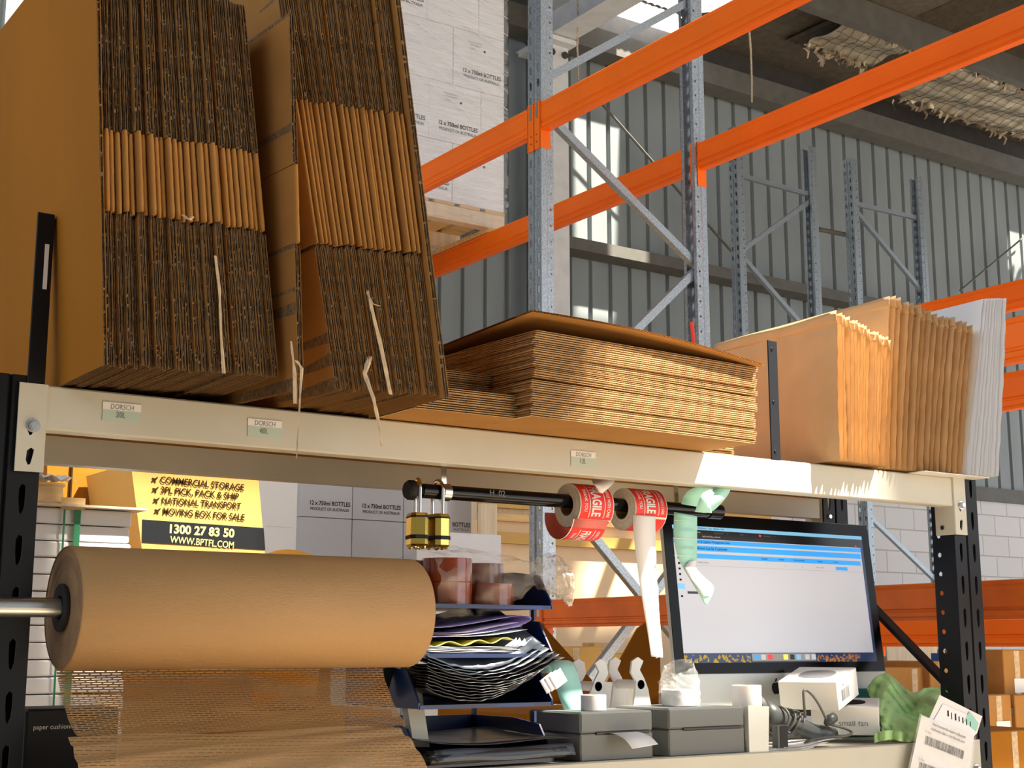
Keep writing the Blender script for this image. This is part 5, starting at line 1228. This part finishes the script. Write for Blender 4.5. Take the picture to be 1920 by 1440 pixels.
R_ = random.Random(3); MB().grid(lambda u, v: (px_+(u-.5)*.12+R_.uniform(-.006, .006), Y_+.02+v*.08, zb_+.062+.018*abs(math.sin(u*9+v*5))+R_.uniform(0, .008)), 10, 6).build('crumpled_paper', 'label_white', t, solid=.001)
# big brown carton (side) and the printed yellow moving box
BY = 4.5
def pxz(x, y, Y=BY): p = at(x, y, Y=Y); return p.x, p.z
t = thing('moving_box', 'yellow-brown moving box with a printed service list and dark phone band', 'moving box', (1.85, BY+.25, 1.0))
q = [pxz(245, 868), pxz(482, 868), pxz(500, 1075), pxz(272, 1075)]
mb = MB(); P = [(a, BY, b) for a, b in q]+[(a, BY+.45, b) for a, b in q]; mb.add(P, [(0, 1, 2, 3), (7, 6, 5, 4), (0, 4, 5, 1), (1, 5, 6, 2), (2, 6, 7, 3), (3, 7, 4, 0)]); mb.build('box_body', 'bptfl', t)
q2 = [pxz(267, 974), pxz(494, 990), pxz(497, 1031), pxz(266, 1017)]
MB().prism(q2, BY-.002, BY-.0005).build('phone_band', 'bptfl_band', t)
rt = -math.atan2(pxz(457, 916)[1]-pxz(300, 905)[1], pxz(457, 916)[0]-pxz(300, 905)[0])
def btext(s, x0, x1, y0, y1, m_, bold, sz):
    a = pxz(x0, y0); b = pxz(x1, y1); cu_w = math.hypot(b[0]-a[0], b[1]-a[1]); 
    o = text(s, sz, (0, 0, 0), m_, None, rot=(0, 0, 0), bold=bold); ws_ = [v.co.x for v in o.data.vertices]; w_ = max(ws_)-min(ws_); bpy.data.objects.remove(o)
    ang = math.atan2(b[1]-a[1], b[0]-a[0])
    return text(s, sz, ((a[0]+b[0])/2, BY-.0030, (a[1]+b[1])/2), m_, t, rot=(PI/2, -ang, 0), sx=cu_w/w_, bold=bold)
for s, xa, xb, ya, yb_ in (('COMMERCIAL STORAGE', 300, 457, 900, 915), ('3PL PICK, PACK & SHIP', 301, 447, 919, 932), ('NATIONAL TRANSPORT', 303, 451, 939, 950), ('MOVING BOX FOR SALE', 305, 458, 959, 971)):
    btext(s, xa, xb, ya, yb_, 'ink_brown', .020, .031)
    # little aeroplane bullet
    a = pxz(xa-10, ya-1); k = .011; pl = [(-1, -.9), (-.2, -.5), (.1, -1), (.35, -.9), (.25, -.2), (.9, .5), (1.0, .9), (.7, .8), (0, .3), (-.8, .5), (-.9, .3), (-.35, -.1), (-1, -.5)]
    MB().prism([(a[0]+u*k, a[1]+v*k) for u, v in pl], BY-.0025, BY-.001).build('aeroplane_mark', 'ink_brown', t)
btext('1300 27 83 50', 316, 437, 992, 1001, 'letter_yellow', .03, .040); btext('WWW.BPTFL.COM', 319, 438, 1012, 1023, 'letter_yellow', .004, .032)
t = thing('brown_carton', 'brown carton left of the yellow moving box, above the white pile', 'carton', (1.5, BY+.6, 1.2))
q = [pxz(100, 860, 4.9), pxz(250, 860, 4.9), pxz(262, 1075, 4.9), pxz(100, 1075, 4.9)]
mb = MB(); P = [(a, 4.97, b) for a, b in q]+[(a, 5.4, b) for a, b in q]; mb.add(P, [(0, 1, 2, 3), (7, 6, 5, 4), (0, 4, 5, 1), (1, 5, 6, 2), (2, 6, 7, 3), (3, 7, 4, 0)]); mb.build('box_body', 'kraft_face', t)
MB().box(pxz(133, 900, 4.96)[0], 4.962, pxz(133, 935, 4.96)[1]-.1, pxz(133, 900, 4.96)[0]+.006, 4.969, pxz(133, 870, 4.96)[1]).build('centre_seam', 'ink_brown', t)
# supports hidden below: pallet stacks for those boxes
t = thing('carton_block', 'brown cartons carrying the yellow moving box, hidden behind the roll', 'carton', (1.85, BY+.3, 0))
zb1 = min(q_[1] for q_ in [pxz(500, 1075), pxz(272, 1075)]); MB().box(1.35, BY+.02, 0, 2.35, BY+.44, zb1-.001, b=.003).build('box_body', 'kraft', t)
t = thing('carton_block', 'brown cartons under the carton left of the moving box', 'carton', (1.5, 5.1, 0))
MB().box(1.3, 4.98, 0, 2.0, 5.4, pxz(100, 1075, 4.9)[1]-.001, b=.003).build('box_body', 'kraft', t)
p = at(500, 1045, Y=4.2); t = thing('orange_bag', 'bright orange rounded bag peeping over the roll beside the moving box', 'bag', (p.x+.1, 4.2, 1.0))
MB().loft([[(at(540, 1050, Y=4.2).x+a*s*.11, 4.2+b*s*.10, z_) for a, b in circ(1, 24)] for s, z_ in ((.9, 1.0), (1.15, 1.25), (1.05, 1.45), (.75, 1.488), (.3, 1.503), (.02, 1.506))]).build('bag_body', 'bin_orange', t, smooth='all')
tag(MB().box(1.85, 4.0, 0, 2.3, 4.4, .999, b=.003).build('low_carton', 'kraft'), 'brown carton under the orange bag', 'carton')
# wine cartons stacked on the floor
WY2 = 7.8
def col_cartons():
    xs = [3.822, 4.180, 4.548]; zl = 1.972
    for c, x in enumerate(xs):
        w_ = (xs+[4.93])[c+1]-x-.004
        for r_ in range(6):
            z_ = zl+.36-.36*(r_+0); z_ = zl-.36*r_ if r_ else zl
        for r_, z_ in enumerate((1.972, 1.612, 1.252, .892, .532, .172)):
            nm = ['left', 'middle', 'right'][c]
            wine_carton(x, WY2, z_, w_, .3, .358, 'white wine carton on the floor stack, %s column, %s from the top' % (nm, ORD[r_]), 'wine cartons in the floor stack', front_text=(r_ == 0), small=False, ty=.24, ts=1.0)
col_cartons()
tag(MB().box(3.7, WY2-.05, 0, 5.6, WY2+1, .171).build('pallet', 'wood'), 'wooden pallet under the floor stack of wine cartons', 'pallet')
a = at(480, 890, Y=7.2); b = at(559, 890, Y=7.2)
t = thing('tall_white_box', 'tall creamy white box left of the wine cartons, beside the moving box', 'box', ((a.x+b.x)/2, 7.3, 0)); MB().box(a.x-.35, 7.2, 0, b.x, 7.6, 2.3, b=.004).build('box_body', 'white_plastic', t)
c = at(500, 985, Y=7.2); MB().box(c.x, 7.197, c.z-.006, b.x-.03, 7.1995, c.z-.002).build('fold_line', 'roll_side', t)
def wbox(px0, px1, ptop, Y, lab, txt=None):
    a = at(px0, ptop, Y=Y); b = at(px1, ptop, Y=Y); t = thing('white_box', lab, 'carton', ((a.x+b.x)/2, Y+.15, 0)); MB().box(a.x, Y, .0, b.x, Y+.3, a.z, b=.003).build('box_body', 'carton_white', t)
    if txt: text(txt, .034, ((a.x+b.x)/2, Y-.002, at(px0, 983, Y=Y).z), 'ink', t, sx=.86, bold=.012); text('AUSTRALIA', .024, ((a.x+b.x)/2, Y-.002, at(px0, 992, Y=Y).z), 'ink_grey', t, sx=.86)
    return t
wbox(838, 892, 905, 6.6, 'white carton lettered bottles right of the padlocks', 'BOTTLES'); wbox(840, 940, 998, 5.9, 'plain white carton behind the brown tapes, right of the padlocks')
# timber frame, plywood sheet and crates in the middle distance
t = thing('plywood_screen', 'large plywood screen with yellow rails glowing in the sun behind the rack', 'plywood screen', (5.1, 6.6, 0))
MB().box(4.15, 6.34, .0, 6.3, 6.40, 1.86).build('panel', 'plywood', t)
for za, zb_, mt_ in ((1.86, 1.90, 'wood'), (1.93, 2.02, 'bptfl'), (2.06, 2.16, 'wood'), (1.74, 1.80, 'bptfl')): MB().box(4.15, 6.30, za, 6.3, 6.34, zb_).build('rail', mt_, t)
for px in (900, ): a = at(px, 1000, Y=6.28); b = at(px+30, 1000, Y=6.28); MB().box(a.x, 6.27, 0, b.x, 6.30, at(px, 944, Y=6.28).z).build('batten', 'wood_pale', t)
MB().box(4.15, 6.345, 1.86, 6.3, 6.40, 2.6).build('upper_panel', 'wood_pale', t)
def kbox(px0, px1, py0, py1, Y, lab, mt_='kraft', label_=False, txt=None, d=.35, floor_=True):
    a = at(px0, py0, Y=Y); b = at(px1, py1, Y=Y); t = thing('brown_carton', lab, 'carton', ((a.x+b.x)/2, Y+d/2, b.z), 'brown cartons in the background')
    MB().box(a.x, Y, b.z, b.x, Y+d, a.z, b=.004).build('box_body', mt_, t)
    m_ = (a.x+b.x)/2; MB().box(m_-.02, Y-.0012, b.z+.01, m_+.02, Y-.0004, a.z-.006).build('packing_tape', 'kraft_torn', t)
    if label_: MB().box(a.x+(b.x-a.x)*.35, Y-.0026, b.z+(a.z-b.z)*.08, a.x+(b.x-a.x)*.9, Y-.0014, b.z+(a.z-b.z)*.38).build('shipping_label', 'label_white', t)
    return t
tag(MB().box(4.0, 5.1, 0, 4.9, 5.7, at(1030, 1330, Y=5.2).z-.001).build('low_crate', 'wood'), 'wooden crate carrying the orange-brown cartons low under the dull beam', 'crate')
kbox(1030, 1130, 1212, 1330, 5.2, 'orange-brown carton low under the dull beam, left one', 'bptfl')
kbox(1133, 1240, 1225, 1329, 5.21, 'orange-brown carton low under the dull beam, right one', 'bptfl')
kbox(1115, 1150, 1205, 1222, 5.3, 'small brown block on the cartons under the dull beam', 'wood', d=.1)
# open carton with raised flaps right behind the bench
t = thing('open_carton', 'open brown carton behind the bench whose raised flaps form a V', 'carton', (2.52, 3.3, .6))
MB().box(2.22, 3.15, .70, 2.90, 3.60, 1.02, b=.003).build('box_body', 'kraft_face', t)
for nm, pts in (('left_flap', ((1000, 1165), (1012, 1165), (1110, 1275), (1110, 1320), (1000, 1320))), ('right_flap', ((1128, 1300), (1196, 1178), (1236, 1150), (1240, 1330), (1128, 1330)))):
    q = [at(a, b, Y=3.2) for a, b in pts]; MB().prism([(a.x, a.z) for a in q], 3.2, 3.206).build(nm, 'kraft_face', t)
tag(MB().box(2.1, 3.1, 0, 3.0, 3.65, .699).build('side_table', 'dark_steel'), 'dark side table carrying the open brown carton', 'table')
# right hand background cartons
kbox(1655, 1775, 1252, 1330, 4.5, 'brown carton with tape behind the green cloth, lower left of the right post', label_=False)
kbox(1742, 1792, 1240, 1330, 4.46, 'brown carton with tape just left of the right black post')
kbox(1880, 1935, 1218, 1305, 4.4, 'tall tilted brown carton with a white label at the right edge', label_=True)
kbox(1848, 1900, 1303, 1382, 4.35, 'brown carton with a white label right of the black post', label_=True)
kbox(1902, 1960, 1303, 1384, 4.35, 'brown carton with a white label at the lower right edge', label_=True)
kbox(1845, 1960, 1372, 1440, 3.9, 'open dark brown carton at the lower right corner', 'kraft_face')
a = at(1848, 1225, Y=4.6); b = at(1885, 1255, Y=4.6)
t = thing('blue_box', 'dark blue box with light blue lettering right of the black post', 'box', (a.x, 4.7, b.z)); MB().box(a.x-.05, 4.6, b.z, b.x+.05, 4.9, a.z).build('box_body', 'blue_box', t); text('HIEZ', .05, ((a.x+b.x)/2+.01, 4.598, (a.z+b.z)/2-.01), 'screen_sky', t, bold=.02)
ZSH = at(1700, 1330, Y=4.5).z-.002
for px0, px1, py0, lab, mt_ in ((1622, 1640, 1198, 'white bottle crate end left of the orange bracket', 'carton_white'), (1643, 1660, 1230, 'grey plastic tub below the orange bracket', 'printer'), (1662, 1760, 1200, 'large pale carton behind the diagonal brace', 'wood_pale')):
    a = at(px0, py0, Y=5.6); b = at(px1, 1258, Y=5.6); b.z = ZSH; tag(MB().box(a.x, 5.6, b.z, b.x, 5.95, a.z, b=.003).build('storage_box', mt_), lab, 'box')
a = at(1640, 1204, X=4.53); b = at(1660, 1230, X=4.53); tag(MB().box(4.522, min(a.y, b.y), b.z, 4.532, max(a.y, b.y), 1.196).build('orange_bracket', 'orange'), 'small orange bracket hanging under the bright beam', 'bracket')
# shelving that carries them
t = thing('floor_shelf', 'low steel shelf carrying the brown cartons at the lower right', 'shelf', (5.9, 4.7, 0))
zs = at(1700, 1330, Y=4.5).z-.002
MB().box(5.0, 4.36, zs-.03, 6.8, 6.1, zs).build('deck', 'dark_steel', t)
for x in (5.02, 6.76):
    for y in (4.37, 6.05): MB().box(x, y, 0, x+.04, y+.04, zs-.03).build('leg', 'dark_steel', t)
